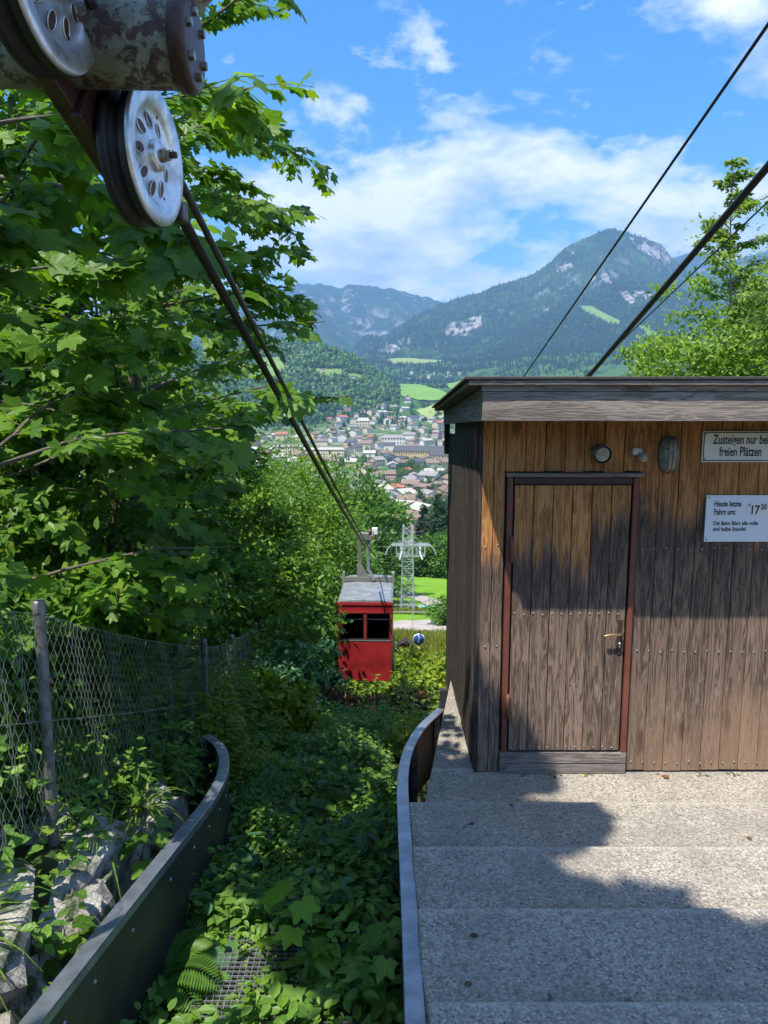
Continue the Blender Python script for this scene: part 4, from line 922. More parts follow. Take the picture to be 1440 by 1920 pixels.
def blob_tree(name, label, base, H, rad, seed, nclump=90, per=60, lsize=(.12, .22), mat='leaf_mid', zlow=.22, tpl=DIA, trunk=True, group=None, cat='tree', top=1.0, flat=.75, trunk_r=None, bark='bark'):
    r_ = np.random.RandomState(seed); o = empty(name, tuple(base), r_.uniform(0, 6), label=label, cat=cat, group=group)
    p, d, n_, s, t_, cen = blob_crown(r_, H, rad, nclump, per, lsize, tpl, zlow, flat, top)
    if trunk:
        tr = trunk_r or H * .014; mb = MB()
        tp = curve_pts((0, 0, -.3), (0, 0, 1), H * .85, 8, r_, 0, .05); mb.tube([Vector(q) for q in tp], [tr * (1.15 - i / 8.5) for i in range(9)], 8)
        for c in cen[::max(1, len(cen) // 26)]:
            z_ = max(.15 * H, min(c[2] - .25 * np.hypot(c[0], c[1]), H * .8)); i = min(7, int(z_ / (H * .85) * 8)); a_ = Vector(tp[i])
            mb.tube([a_, a_.lerp(Vector(c), .5) + Vector((0, 0, -.03 * H)), Vector(c)], [tr * .45, tr * .28, tr * .1], 5, False)
        mb.build('trunk', MATS[bark], o)
    link(bpy.data.objects.new('crown', foliage_mesh('crown', [leaves(p, d, n_, s, tpl, t_)], mat)), o)
    return o
def conifer(name, label, base, H, rad, seed, nb=110, per=26, lsize=(.25, .5), mat='spruce', z0=.06, group=None, top_pow=1.0, droop=.35):
    r_ = np.random.RandomState(seed); o = empty(name, tuple(base), 0, label=label, cat='tree', group=group)
    MB().tube([(0, 0, -.3), (0, 0, H * .5), (0, 0, H)], [H * .014, H * .008, H * .001], 7).build('trunk', MATS['bark'], o)
    f = np.sort(r_.uniform(0, 1, nb) ** .9); z = H * (z0 + (1 - z0) * f); L_ = rad * (1 - f) ** .85 * r_.uniform(.7, 1.12, nb) + .05 * rad; az = r_.uniform(0, 6.283, nb)
    t_ = (np.arange(per)[None] + r_.uniform(0, 1, (nb, per))) / per; w = r_.normal(size=(nb, per)) * .16 * L_[:, None] * (1 - t_ * .5)
    ca, sa = np.cos(az)[:, None], np.sin(az)[:, None]; rr_ = t_ * L_[:, None]
    P_ = np.stack([ca * rr_ - sa * w, sa * rr_ + ca * w, z[:, None] - droop * rr_ * (1 - .55 * t_) + r_.normal(size=(nb, per)) * .02 * H / 10], -1).reshape(-1, 3)
    dd = np.stack([ca + 0 * t_ - sa * w * 3 / L_[:, None], sa + 0 * t_ + ca * w * 3 / L_[:, None], -.25 + r_.normal(size=(nb, per)) * .2], -1).reshape(-1, 3)
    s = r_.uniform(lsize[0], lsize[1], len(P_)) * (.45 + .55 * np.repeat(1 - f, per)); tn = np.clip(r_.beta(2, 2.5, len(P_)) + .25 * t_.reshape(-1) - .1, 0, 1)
    link(bpy.data.objects.new('crown', foliage_mesh('crown', [leaves(P_, dd, up_n(r_, len(P_), .35), s, NEEDLE, tn)], mat)), o)
    return o
def onground(x, y): return (x, y, gz(x, y))

# forest edge close to the track (maples)
def env_left(P_):
    px, py, dep = proj(P_)
    lim = np.interp(py, [-400, 0, 60, 150, 250, 340, 430, 520, 600, 680, 745, 800, 860, 960, 1100, 1200], [600, 620, 500, 605, 560, 665, 590, 560, 605, 560, 640, 520, 470, 430, 400, 330])
    wob = 26 * np.sin(py * .043 + 1) + 16 * np.sin(py * .11)
    low = (py > 1165) & (P_[:, 0] > -1.95) & (P_[:, 1] < 9)
    return (dep < .3) | ((px < lim + wob) & (dep > 2.6) & ~low) | (py < -500)
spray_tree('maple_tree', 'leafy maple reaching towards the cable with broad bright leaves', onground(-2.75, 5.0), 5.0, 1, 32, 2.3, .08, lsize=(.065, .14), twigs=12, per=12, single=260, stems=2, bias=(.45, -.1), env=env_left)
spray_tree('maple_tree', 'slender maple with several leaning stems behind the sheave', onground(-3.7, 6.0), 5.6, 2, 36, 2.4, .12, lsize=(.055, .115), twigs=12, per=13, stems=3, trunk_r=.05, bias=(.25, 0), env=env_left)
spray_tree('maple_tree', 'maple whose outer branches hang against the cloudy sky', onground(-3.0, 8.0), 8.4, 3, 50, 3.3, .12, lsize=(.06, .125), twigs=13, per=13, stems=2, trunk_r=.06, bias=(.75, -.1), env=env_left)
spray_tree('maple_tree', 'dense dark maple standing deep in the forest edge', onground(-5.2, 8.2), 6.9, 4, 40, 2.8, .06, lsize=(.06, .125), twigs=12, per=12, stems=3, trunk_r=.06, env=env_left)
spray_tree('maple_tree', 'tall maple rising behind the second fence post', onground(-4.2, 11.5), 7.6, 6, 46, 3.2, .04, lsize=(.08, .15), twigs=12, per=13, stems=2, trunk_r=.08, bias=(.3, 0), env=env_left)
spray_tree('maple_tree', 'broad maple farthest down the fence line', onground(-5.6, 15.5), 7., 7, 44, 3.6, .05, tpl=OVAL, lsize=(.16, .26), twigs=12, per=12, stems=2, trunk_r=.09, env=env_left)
blob_tree('hazel_bush', 'thick dark green bush growing behind the wire fence', onground(-3.3, 5.6), 2.7, 1.3, 8, 90, 60, (.05, .10), 'maple', .0, OVAL, cat='bush')
blob_tree('hazel_bush', 'dense bush filling the fence between second and third post', onground(-3.4, 8.6), 3.2, 1.45, 9, 100, 60, (.05, .10), 'weed', .0, OVAL, cat='bush')
blob_tree('hazel_bush', 'shadowed bush under the maples at the first fence post', onground(-3.0, 4.1), 1.9, .9, 10, 80, 50, (.045, .09), 'weed', .0, OVAL, cat='bush')
blob_tree('hazel_bush', 'wide bush under the stems behind the first fence post', onground(-4.4, 5.4), 3.4, 1.5, 13, 110, 60, (.06, .11), 'maple', .0, OVAL, cat='bush')
for i, (x, y, H, rad, lab) in enumerate([(-8.4, 11., 8.5, 3.6, 'dark broad tree closing the forest behind the maples'), (-7.4, 15., 7.5, 3.6, 'dark forest tree filling the gap beneath the sheave'), (-6.6, 9.6, 7.5, 2.6, 'shaded forest tree behind the leaning stems'), (-10, 16, 9, 4., 'tall shaded tree at the back of the forest'), (-6., 13.0, 6.3, 2.2, 'forest tree with mid green crown behind the second post')]):
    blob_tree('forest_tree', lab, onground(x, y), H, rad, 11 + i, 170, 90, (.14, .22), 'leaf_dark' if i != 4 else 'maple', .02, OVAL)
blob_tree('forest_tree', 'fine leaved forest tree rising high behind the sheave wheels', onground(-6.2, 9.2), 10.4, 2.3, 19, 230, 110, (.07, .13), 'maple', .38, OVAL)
# trees beside the photographer whose crowns shade the stairs
spray_tree('maple_tree', 'overhanging maple that shades the edge of the concrete stairs', onground(-2.9, .3), 8.8, 21, 30, 1.4, .78, lsize=(.14, .22), twigs=12, per=11, trunk_r=.09, lean=(.10, .10))
spray_tree('maple_tree', 'maple on the bank above the upper stairs', onground(-1.7, -2.6), 9.2, 22, 52, 1.9, .70, lsize=(.14, .22), twigs=12, per=12, trunk_r=.10, lean=(.10, .14), bias=(.15, .1))

# brighter trees farther down the track
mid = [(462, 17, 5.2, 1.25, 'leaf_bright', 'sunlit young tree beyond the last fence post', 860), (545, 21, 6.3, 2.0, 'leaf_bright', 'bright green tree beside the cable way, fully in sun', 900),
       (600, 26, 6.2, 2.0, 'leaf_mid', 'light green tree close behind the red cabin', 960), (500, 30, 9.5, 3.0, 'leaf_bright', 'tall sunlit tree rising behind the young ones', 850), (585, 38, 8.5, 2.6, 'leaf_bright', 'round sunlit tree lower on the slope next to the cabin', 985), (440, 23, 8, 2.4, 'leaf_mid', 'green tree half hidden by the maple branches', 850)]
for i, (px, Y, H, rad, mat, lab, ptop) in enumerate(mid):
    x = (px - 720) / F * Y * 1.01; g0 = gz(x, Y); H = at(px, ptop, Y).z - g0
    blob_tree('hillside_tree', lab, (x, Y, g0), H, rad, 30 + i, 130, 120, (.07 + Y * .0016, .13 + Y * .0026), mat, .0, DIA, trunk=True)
for i, (px, Y, w, mat, lab, ptop, con) in enumerate([(530, 92, 5.2, 'spruce_light', 'slim olive green conifer between the round trees above town', 872, 1), (575, 100, 6.0, 'leaf_mid', 'big round broadleaf tree in front of the pale hotel', 862, 0), (640, 108, 6.6, 'leaf_mid', 'wide broadleaf tree standing in front of the town roofs', 884, 0),
        (692, 98, 5.0, 'leaf_mid', 'yellowish broadleaf tree next to the cable grip', 905, 0), (655, 80, 5.2, 'leaf_dark', 'dark broadleaf tree directly behind the cabin hanger', 985, 0), (598, 70, 5.5, 'leaf_mid', 'dense tree on the slope left of the cabin roof'.replace('left of', 'beside'), 960, 0), (480, 85, 6., 'leaf_mid', 'broad tree half covered by bright branches above town', 880, 0), (700, 118, 4.0, 'leaf_dark', 'dark tree at the lower edge of the mown meadow', 1000, 0)]):
    x = (px - 720) / F * Y * 1.01; g0 = gz(x, Y); H = at(px, ptop, Y).z - g0
    if con: conifer('spruce_tree', lab, (x, Y, g0), H, 3.2, 50 + i, 150, 30, (.7, 1.3), mat)
    else: blob_tree('valley_tree', lab, (x, Y, g0), H, w, 50 + i, 120, 60, (.45, .85), mat, .03, DIA)
for i, (px, Y, ptop, rad, lab) in enumerate([(795, 172, 945, 3.6, 'dark spruce with its top among the town houses'), (822, 168, 925, 4.2, 'tallest dark spruce at the meadow edge'), (846, 175, 935, 4.0, 'dark spruce partly hidden by the hut wall'), (872, 180, 930, 4.0, 'spruce wholly behind the hut corner'), (808, 182, 965, 3.2, 'small spruce squeezed between two tall ones')]):
    x = (px - 720) / F * Y * 1.01; g0 = gz(x, Y); conifer('spruce_tree', lab, (x, Y, g0), at(px, ptop, Y).z - g0, rad, 70 + i, 170, 26, (1.0, 2.0), 'spruce')
for i, (px, Y, ptop, rad, lab) in enumerate([(800, 152, 1022, 4.5, 'rounded green tree at the upper end of the mown meadow'), (832, 150, 1008, 4.5, 'rounded tree below the dark spruces'), (775, 160, 1040, 3.0, 'low green tree behind the pylon shaft'), (860, 148, 1010, 5, 'green tree reaching behind the hut from the meadow'), (715, 150, 1035, 4.0, 'shaded tree at the far end of the path')]):
    x = (px - 720) / F * Y * 1.01; g0 = gz(x, Y); blob_tree('meadow_tree', lab, (x, Y, g0), at(px, ptop, Y).z - g0, rad, 80 + i, 90, 50, (.5, .9), 'leaf_mid', .0, DIA)
B = ground_hit(834, 1172); blob_tree('round_tree', 'small round clipped tree standing beside the gravel road', B, at(834, 1128, B.y).z - B.z, 1.25 * B.y / 48, 95, 70, 50, (.14, .26), 'leaf_mid', .22, DIA, trunk_r=.09)

# trees behind the hut
Yb = 12.5; x = (1345 - 720) / F * 13.2
spray_tree('birch_tree', 'slender light green birch with feathery top behind the hut', onground(x, Yb), at(1355, 300, Yb).z - gz(x, Yb), 61, 150, 1.7, .18, tpl=OVAL, mat='birch', lsize=(.05, .085), twigs=10, per=10, trunk_r=.05, bark='bark_pale', rise=(.35, 1.1), taper=1.25, wob=.015)
for i, (px, Y, ptop, rad, lab) in enumerate([(1235, 13.5, 625, 1.0, 'bright low tree peeping over the hut roof'), (1295, 12.2, 545, 1.1, 'sunny leafy tree next to the birch'), (1405, 13.5, 430, 1.3, 'broad bright tree between the birch and the fir'), (1480, 12.0, 470, 1.5, 'leafy tree at the end of the hut')]):
    x = (px - 720) / F * (Y * 1.03); g0 = gz(x, Y); H = at(px, ptop, Y).z - g0
    blob_tree('young_tree', lab, (x, Y, g0), H, rad, 62 + i, 190, 80, (.055, .11), 'birch', .25, OVAL, trunk_r=.05)
x = (1450 - 720) / F * 9.9; conifer('fir_tree', 'green fir with outstretched branches crossing the thick cable', (x, 9.6, gz(x, 9.6)), at(1475, 160, 9.6).z - gz(x, 9.6), 1.55, 68, 130, 60, (.10, .20), 'spruce_light', .2, droop=.15)

# undergrowth: one mass of weeds
def weeds(name, label, n_, xr, yr, seed, mat, hgt=(.15, .5), lsize=(.05, .11), per=12, tpl=OVAL, mask=None, spread=.14, zoff=0):
    r_ = np.random.RandomState(seed); x = r_.uniform(*xr, n_); y = yr[0] + (yr[1] - yr[0]) * r_.uniform(0, 1, n_) ** 1.25
    if mask is not None: k_ = mask(x, y); x, y = x[k_], y[k_]
    n_ = len(x); z = ground(x, y) + zoff; h = r_.uniform(*hgt, n_) * (.55 + .5 * (1 + np.sin(x * 4.3 + y * 1.7) * np.sin(y * 2.9 - x))); t_ = r_.uniform(.15, 1, (n_, per)); a = r_.uniform(0, 6.283, (n_, per)); rad = spread * (1.15 - t_ * .7)
    P_ = np.stack([x[:, None] + np.cos(a) * rad * .35, y[:, None] + np.sin(a) * rad * .35, z[:, None] + h[:, None] * t_], -1).reshape(-1, 3)
    D_ = np.stack([np.cos(a), np.sin(a), r_.uniform(-.55, .35, a.shape)], -1).reshape(-1, 3)
    s = r_.uniform(lsize[0], lsize[1], len(P_)); tn = np.clip(np.repeat(r_.beta(2, 2, n_), per) * .6 + r_.beta(2, 2, len(P_)) * .4, 0, 1)
    o = bpy.data.objects.new(name, foliage_mesh(name, [leaves(P_, D_, up_n(r_, len(P_), .3), s, tpl, tn)], mat)); link(o); tag(o, label, 'weeds', kind='stuff'); return o
trough = lambda x, y: (x > -1.22) & (x < .02) | (y > 7.2)
weeds('weeds', 'low green weeds filling the trough between the barriers', 3600, (-1.25, .1), (3.9, 12.5), 1, 'weed', (.10, .42), (.045, .10), 12, OVAL, lambda x, y: (x > -1.2) & (x < .05))
weeds('weeds', 'low plants around the steel grating', 420, (-1.2, .05), (2.3, 3.9), 12, 'weed', (.1, .35), (.05, .12), 9, OVAL, lambda x, y: ((x < -.88) | (x > -.42) | (y < 3.3)))
weeds('weeds', 'green undergrowth on the bank behind the fence', 5200, (-7, -1.45), (2.4, 18), 2, 'weed', (.15, .6), (.05, .11), 12, OVAL, lambda x, y: ~((x > -2.15) & (y < 4.7) & (np.sin(x * 91 + y * 57) < .4)))
weeds('weeds', 'yellow green weeds on the sunny bank below the fence', 1500, (-2.2, -1.15), (6.6, 14), 3, 'weed_yellow', (.2, .65), (.035, .09), 14)
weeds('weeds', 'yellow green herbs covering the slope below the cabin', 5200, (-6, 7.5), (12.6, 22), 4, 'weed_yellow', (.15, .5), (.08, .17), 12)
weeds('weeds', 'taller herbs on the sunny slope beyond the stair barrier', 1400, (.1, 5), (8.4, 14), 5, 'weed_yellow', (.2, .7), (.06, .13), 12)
weeds('weeds', 'narrow leaved nettles standing among the trough weeds', 1500, (-1.2, .05), (4.2, 12.3), 31, 'leaf_mid', (.2, .5), (.05, .10), 14, NEEDLE, lambda x, y: np.sin(x * 5.1 + y * 2.3) + np.sin(y * 3.1 - x * 2) > .1)
weeds('weeds', 'bluish round leaved herbs scattered in the trough', 260, (-1.2, .05), (4., 9), 32, 'bluish', (.15, .42), (.08, .15), 6, OVAL)
weeds('weeds', 'fresh light herbs along the barrier foot and grating', 240, (-1.15, .05), (2.9, 6), 33, 'leaf_bright', (.1, .34), (.03, .07), 12, OVAL)
def blades(name, label, n_, xr, yr, seed, mat, hgt, wid, cat='grass'):
    r_ = np.random.RandomState(seed); x = r_.uniform(*xr, n_) ; y = r_.uniform(*yr, n_); z = ground(x, y); h = r_.uniform(*hgt, n_); a = r_.uniform(0, 6.283, n_)
    P_ = np.stack([x, y, z - .02], -1); D_ = np.stack([np.cos(a) * .35, np.sin(a) * .35, np.ones(n_)], -1)
    tpl = (np.array([(0, 0, 0), (.5, wid, 0), (1, 0, -.15), (.5, -wid, 0)], float), DIA[1])
    o = bpy.data.objects.new(name, foliage_mesh(name, [leaves(P_, D_, r_.normal(size=(n_, 3)), h, tpl, r_.beta(2, 2, n_))], mat)); link(o); return tag(o, label, cat, kind='stuff')
blades('meadow_grass', 'tall yellowish grass between the gravel road and the herbs', 70000, (-7, 13), (21, 36), 6, 'grass', (.25, .6), .06)
blades('meadow_grass', 'short mown grass of the bright meadow', 30000, (-8, 18), (61, 76), 7, 'grass', (.3, .7), .06)
# dry brown brush across the cable way
r_ = np.random.RandomState(8); n_ = 5200; x = r_.uniform(-1.15, .75, n_); y = 12.0 + r_.normal(size=n_) * .35; z = ground(x, y) + r_.uniform(0, .5, n_) ** 1.1 * (.9 + .2 * np.sin(x * 5))
D_ = r_.normal(size=(n_, 3)) + np.array([0, 0, .5]); o = bpy.data.objects.new('dry_brush', foliage_mesh('dry_brush', [leaves(np.stack([x, y, z], -1), D_, r_.normal(size=(n_, 3)), r_.uniform(.08, .26, n_), NEEDLE, r_.beta(2, 2, n_))], 'dead')); link(o)
tag(o, 'brown withered brush lying across the cable way', 'brush', kind='stuff')
# shrubs on the slope
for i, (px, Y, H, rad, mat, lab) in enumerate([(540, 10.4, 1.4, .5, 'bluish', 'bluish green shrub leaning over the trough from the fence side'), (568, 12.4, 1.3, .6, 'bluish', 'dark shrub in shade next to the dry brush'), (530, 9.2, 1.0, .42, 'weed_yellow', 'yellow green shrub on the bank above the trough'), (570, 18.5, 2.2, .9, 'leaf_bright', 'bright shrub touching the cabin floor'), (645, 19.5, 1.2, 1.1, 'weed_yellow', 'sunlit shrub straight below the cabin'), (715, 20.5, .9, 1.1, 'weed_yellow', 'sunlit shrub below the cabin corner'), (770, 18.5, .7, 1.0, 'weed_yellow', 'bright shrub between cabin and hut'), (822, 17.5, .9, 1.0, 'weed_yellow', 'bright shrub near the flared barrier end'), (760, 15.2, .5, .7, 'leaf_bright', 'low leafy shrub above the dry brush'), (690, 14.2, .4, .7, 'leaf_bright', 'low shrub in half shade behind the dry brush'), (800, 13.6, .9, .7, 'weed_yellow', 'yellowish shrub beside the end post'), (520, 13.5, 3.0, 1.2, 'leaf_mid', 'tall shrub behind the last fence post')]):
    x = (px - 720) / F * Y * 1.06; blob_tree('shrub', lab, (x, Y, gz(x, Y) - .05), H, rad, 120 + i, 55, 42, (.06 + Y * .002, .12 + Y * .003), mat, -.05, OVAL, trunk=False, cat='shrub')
# ferns
def fern(label, base, seed, nf=8, L_=.6, mat='weed'):
    r_ = np.random.RandomState(seed); o = empty('fern', base, label=label, cat='fern')
    for k_ in range(nf):
        a = 2 * math.pi * k_ / nf + r_.uniform(-.3, .3); Lk = L_ * r_.uniform(.75, 1.15); t_ = np.linspace(.08, 1, 22); e = r_.uniform(.9, 1.25)
        cx = np.stack([np.cos(a) * t_ * Lk * .85, np.sin(a) * t_ * Lk * .85, Lk * (e * t_ - 1.0 * t_ ** 2.1)], -1); tg = np.gradient(cx, axis=0); sd = np.array([-math.sin(a), math.cos(a), 0.])
        P_ = np.concatenate([cx, cx]); D_ = np.concatenate([sd + tg / np.linalg.norm(tg, axis=1, keepdims=True) * .5, -sd + tg / np.linalg.norm(tg, axis=1, keepdims=True) * .5]); nn = np.cross(np.concatenate([tg, tg]), np.tile(sd, (44, 1)))
        s = np.tile(Lk * .30 * np.sin(np.pi * (t_ * .86 + .12)) + .01, 2); link(bpy.data.objects.new('frond', foliage_mesh('frond', [leaves(P_, D_, nn * np.sign(nn[:, 2:3] + 1e-9), s, NEEDLE, np.clip(r_.normal(.5, .12, 44), 0, 1))], mat)), o)
    return o
for i, (px, py, lab, L_) in enumerate([(345, 1830, 'fern at the foot of the black barrier', .34), (300, 1890, 'fern sprouting beside the grating', .36), (560, 1450, 'fern in the middle of the overgrown trough', .5), (600, 1420, 'fern next to the dry brush', .5), (520, 1500, 'fern near the bend of the barrier', .45), (640, 1560, 'fern among nettles in the trough', .4), (470, 1420, 'fern on the sunny bank', .5), (660, 1480, 'fern close to the stair barrier', .45), (560, 1560, 'fern with long arching fronds in the trough', .5), (700, 1540, 'fern pressed against the stair barrier', .45), (600, 1510, 'pale fern in the centre of the trough', .5), (500, 1450, 'fern on the bank edge beyond the barrier bend', .55), (140, 1290, 'fern behind the wire fence near first post', .6), (230, 1330, 'fern behind the sagging wire', .6)]):
    B = ground_hit(px, py); fern(lab, B + Vector((0, 0, .12)), 200 + i, 9, L_ * 1.15, 'leaf_mid' if i % 3 else 'weed')
# broad leaved plants and saplings, every leaf its own object
def plant(name, label, base, seed, h, n_, size, tpl, mat, cat='plant', group=None):
    r_ = np.random.RandomState(seed); o = empty(name, base, label=label, cat=cat, group=group); pts = curve_pts((0, 0, -.05), (r_.normal() * .1, r_.normal() * .1, 1), h, 6, r_, 0, .06)
    mb = MB().tube([Vector(q) for q in pts], [.006, .005, .005, .004, .004, .003, .002], 5)
    vm = [np_mesh('leaf', tpl[0], tpl[1], MATS[mat], np.full(len(tpl[0]), k_)) for k_ in (.25, .5, .75)]
    for k_ in range(n_):
        f = (.25 + .75 * (k_ + 1) / n_) * 5.99; i = int(f); a0 = Vector(pts[i]).lerp(Vector(pts[i + 1]), f - i); a = k_ * 2.4 + r_.uniform(-.4, .4); pl_ = size * r_.uniform(.5, .9) * (1.2 - .6 * k_ / n_)
        d = Vector((math.cos(a), math.sin(a), r_.uniform(.1, .5))); tip = a0 + d * pl_; mb.tube([a0, tip], [.003, .002], 4, False)
        dd = np.array([[d.x, d.y, r_.uniform(-.45, .0)]]); Bm = basis(dd, up_n(r_, 1, .22))[0]; sz = size * r_.uniform(.7, 1.15)
        q = bpy.data.objects.new('leaf', vm[r_.randint(3)]); link(q, o); q.matrix_local = Matrix.Translation(tip) @ Matrix(Bm.T.tolist()).to_4x4() @ Matrix.Scale(sz, 4)
    mb.build('stem', MATS['bark'] if cat == 'sapling' else MATS['post_wood'], o); return o
for i, (px, py, h, n_, s, mat, lab) in enumerate([(600, 1850, .66, 11, .15, 'young_maple', 'maple sapling with bright yellow green top leaves'), (690, 1900, .55, 10, .15, 'weed', 'dark maple sapling close to the stair barrier'), (560, 1905, .36, 9, .13, 'weed', 'low maple seedling on the grating edge'), (270, 1905, .30, 8, .10, 'weed', 'maple seedling in the shadow of the black barrier'), (760, 1850, .5, 8, .11, 'weed', 'maple sapling touching the steel rail')]):
    d = ray(px, py); t_ = (-.5 - CAMZ) / d.z; B = Vector((0, 0, CAMZ)) + d * t_; plant('maple_sapling', lab, (B.x, B.y, gz(B.x, B.y)), 300 + i, h, n_, s, MAPLE, mat, 'sapling')
for i, (px, py, h, n_, s, lab) in enumerate([(430, 1690, .28, 6, .17, 'butterbur with large round leaves by the barrier bend'), (640, 1690, .30, 6, .14, 'broad leaved plant in the middle of the trough'), (700, 1650, .34, 7, .13, 'broad leaved plant near the stair rail'), (430, 1790, .22, 6, .13, 'broad leaved plant above the grating'), (400, 1860, .2, 6, .11, 'small round leaved plant at the grating corner'), (540, 1640, .3, 6, .13, 'round leaved plant among the ferns')]):
    B = ground_hit(px, py); plant('broadleaf_plant', lab, B, 330 + i, h, n_, s, ROUND, 'bluish')
for i, (x, y, z, h, lab) in enumerate([(-1.42, 3.95, .0, .32, 'maple seedling drooping over the black barrier'), (-1.55, 4.5, -.1, .35, 'leafy plant between the rocks and the barrier'), (-1.6, 3.3, -.1, .3, 'leafy plant rooted below the pale rocks'), (-1.45, 5.2, -.25, .3, 'leafy plant inside the barrier curve')]):
    plant('maple_sapling', lab, (x, y, z), 350 + i, h, 9, .10, MAPLE if i % 2 == 0 else OVAL, 'maple', 'sapling')
# grass tufts on the ledge and small weeds at the hut base
def tuft(label, base, seed, n_=46, L_=.5, mat='grass_green', wid=.022, cat='grass tuft'):
    r_ = np.random.RandomState(seed); mb_v, mb_f, T = [], [], []
    for k_ in range(n_):
        a = r_.uniform(0, 6.283); Lk = L_ * r_.uniform(.5, 1.1); e = r_.uniform(.5, 1.3); b0 = len(mb_v)
        for i in range(6):
            t_ = i / 5; w = Lk * wid * (1 - t_ * .92); c = np.array([math.cos(a) * t_ * Lk * .7, math.sin(a) * t_ * Lk * .7, Lk * (e * t_ - .85 * t_ * t_)]) + np.array([math.cos(a * 3), math.sin(a * 5), 0]) * .03
            s_ = np.array([-math.sin(a), math.cos(a), 0]) * w; mb_v += [c - s_, c + s_]
        mb_f += [(b0 + 2 * i, b0 + 2 * i + 1, b0 + 2 * i + 3, b0 + 2 * i + 2) for i in range(5)]; T += [r_.uniform(.2, 1)] * 12
    o = bpy.data.objects.new('grass_tuft', np_mesh('grass_tuft', np.array(mb_v), np.array(mb_f), MATS[mat], np.array(T))); o.location = base; link(o); return tag(o, label, cat)
tuft('arching light green grass hanging over the pale rocks', (-1.92, 2.95, .30), 1, 60, .62); tuft('upright grass tuft beside the tubular post', (-1.62, 4.0, .12), 2, 40, .55); tuft('grass tuft behind the first fence post', (-2.1, 4.2, .3), 3, 50, .6); tuft('grass bent over the limestone by the barrier', (-1.6, 4.6, .0), 4, 40, .5); tuft('grass growing under the wire near the second post', (-1.8, 5.6, -.3), 5, 50, .6)
for i, (px, lab) in enumerate([(985, 'tiny weed at the threshold boards'), (1043, 'larger green weed growing below the door'), (1105, 'pale weed near the door frame foot'), (1312, 'small weed under the timetable sign'), (1378, 'low weed at the board wall far from the door')]):
    p = at(px, 1449, HY0 - .035); plant('wall_weed', lab, (p.x, HY0 - .04, 0), 380 + i, .06 + .03 * (i == 1), 8, .035, OVAL, 'weed_yellow' if i == 2 else 'leaf_mid', 'weed')
o = bpy.data.objects.new('fallen_leaf', np_mesh('fallen_leaf', MAPLE[0], MAPLE[1], MATS['dead'], np.full(len(MAPLE[0]), 1.))); o.scale = (.045,) * 3; p = at(1240, 1453, HY0 - .06); o.location = (p.x, HY0 - .08, .012); link(o); tag(o, 'dry brown leaf lying on the landing by the hut', 'leaf')

# litter on the stairs
p = at(1030, 1846, 2.62); MB().tube([(0, 0, .006), (.004, .02, .008), (-.004, .045, .006), (.006, .062, .006), (.002, .085, .008)], [.004, .006, .005, .006, .003], 6).build('twig', MATS['bark'], None, org=(0, 0, 0), label='small curled dark twig lying on the stair tread', cat='twig').location = (p.x, 2.55, 3 * S_RISE + .12 if False else 4 * S_RISE if 2.55 < S_Y1 - 3 * S_RUN else 3 * S_RISE)
for i, (px, py, stp, lab) in enumerate([(880, 1756, 3, 'withered leaf on the shaded stair tread'), (960, 1513, 1, 'crumpled leaf near the first stair edge'), (890, 1545, 1, 'dark dry leaf on the upper landing step'), (1400, 1570, 1, 'dry leaf on the sunlit step'), (870, 1850, 3, 'small brown leaf beside the steel rail')]):
    d = ray(px, py); z = stp * S_RISE; q = Vector((0, 0, CAMZ)) + d * ((z - CAMZ) / d.z)
    o = bpy.data.objects.new('fallen_leaf', np_mesh('fallen_leaf', OVAL[0], OVAL[1], MATS['dead'], np.full(len(OVAL[0]), .2 + .15 * i))); o.scale = (.045,) * 3; o.location = (q.x, q.y, z + .008); o.rotation_euler = (.1, .1, i * 1.7); link(o); tag(o, lab, 'leaf')
# ---------------------------------------------------------------- mountains
def _hash(ix, iy, s):
    h = (ix.astype(np.int64) * 374761393 + iy.astype(np.int64) * 668265263 + s * 144269504) & 0xffffffff
    h = ((h ^ (h >> 13)) * 1274126177) & 0xffffffff; h ^= h >> 16
    return (h & 0xffff) / 65535.0
def vnoise(x, y, s=0):
    ix, iy = np.floor(x), np.floor(y); fx, fy = x - ix, y - iy; fx = fx * fx * (3 - 2 * fx); fy = fy * fy * (3 - 2 * fy); ix = ix.astype(int); iy = iy.astype(int)
    return (_hash(ix, iy, s) * (1 - fx) + _hash(ix + 1, iy, s) * fx) * (1 - fy) + (_hash(ix, iy + 1, s) * (1 - fx) + _hash(ix + 1, iy + 1, s) * fx) * fy
def fbm(x, y, o=5, s=0, ridged=False):
    t = 0; a = .5; q = 1.
    for i in range(o):
        n_ = vnoise(x * q, y * q, s + i)
        t = t + a * ((1 - np.abs(2 * n_ - 1)) if ridged else n_); a *= .5; q *= 2.03
    return t
def inpoly(px, py, poly):
    ins = np.zeros(px.shape, bool); k_ = len(poly)
    for i in range(k_):
        (x0, y0), (x1, y1) = poly[i], poly[(i + 1) % k_]
        ins ^= ((y0 > py) != (y1 > py)) & (px < (x1 - x0) * (py - y0) / (y1 - y0 + 1e-9) + x0)
    return ins
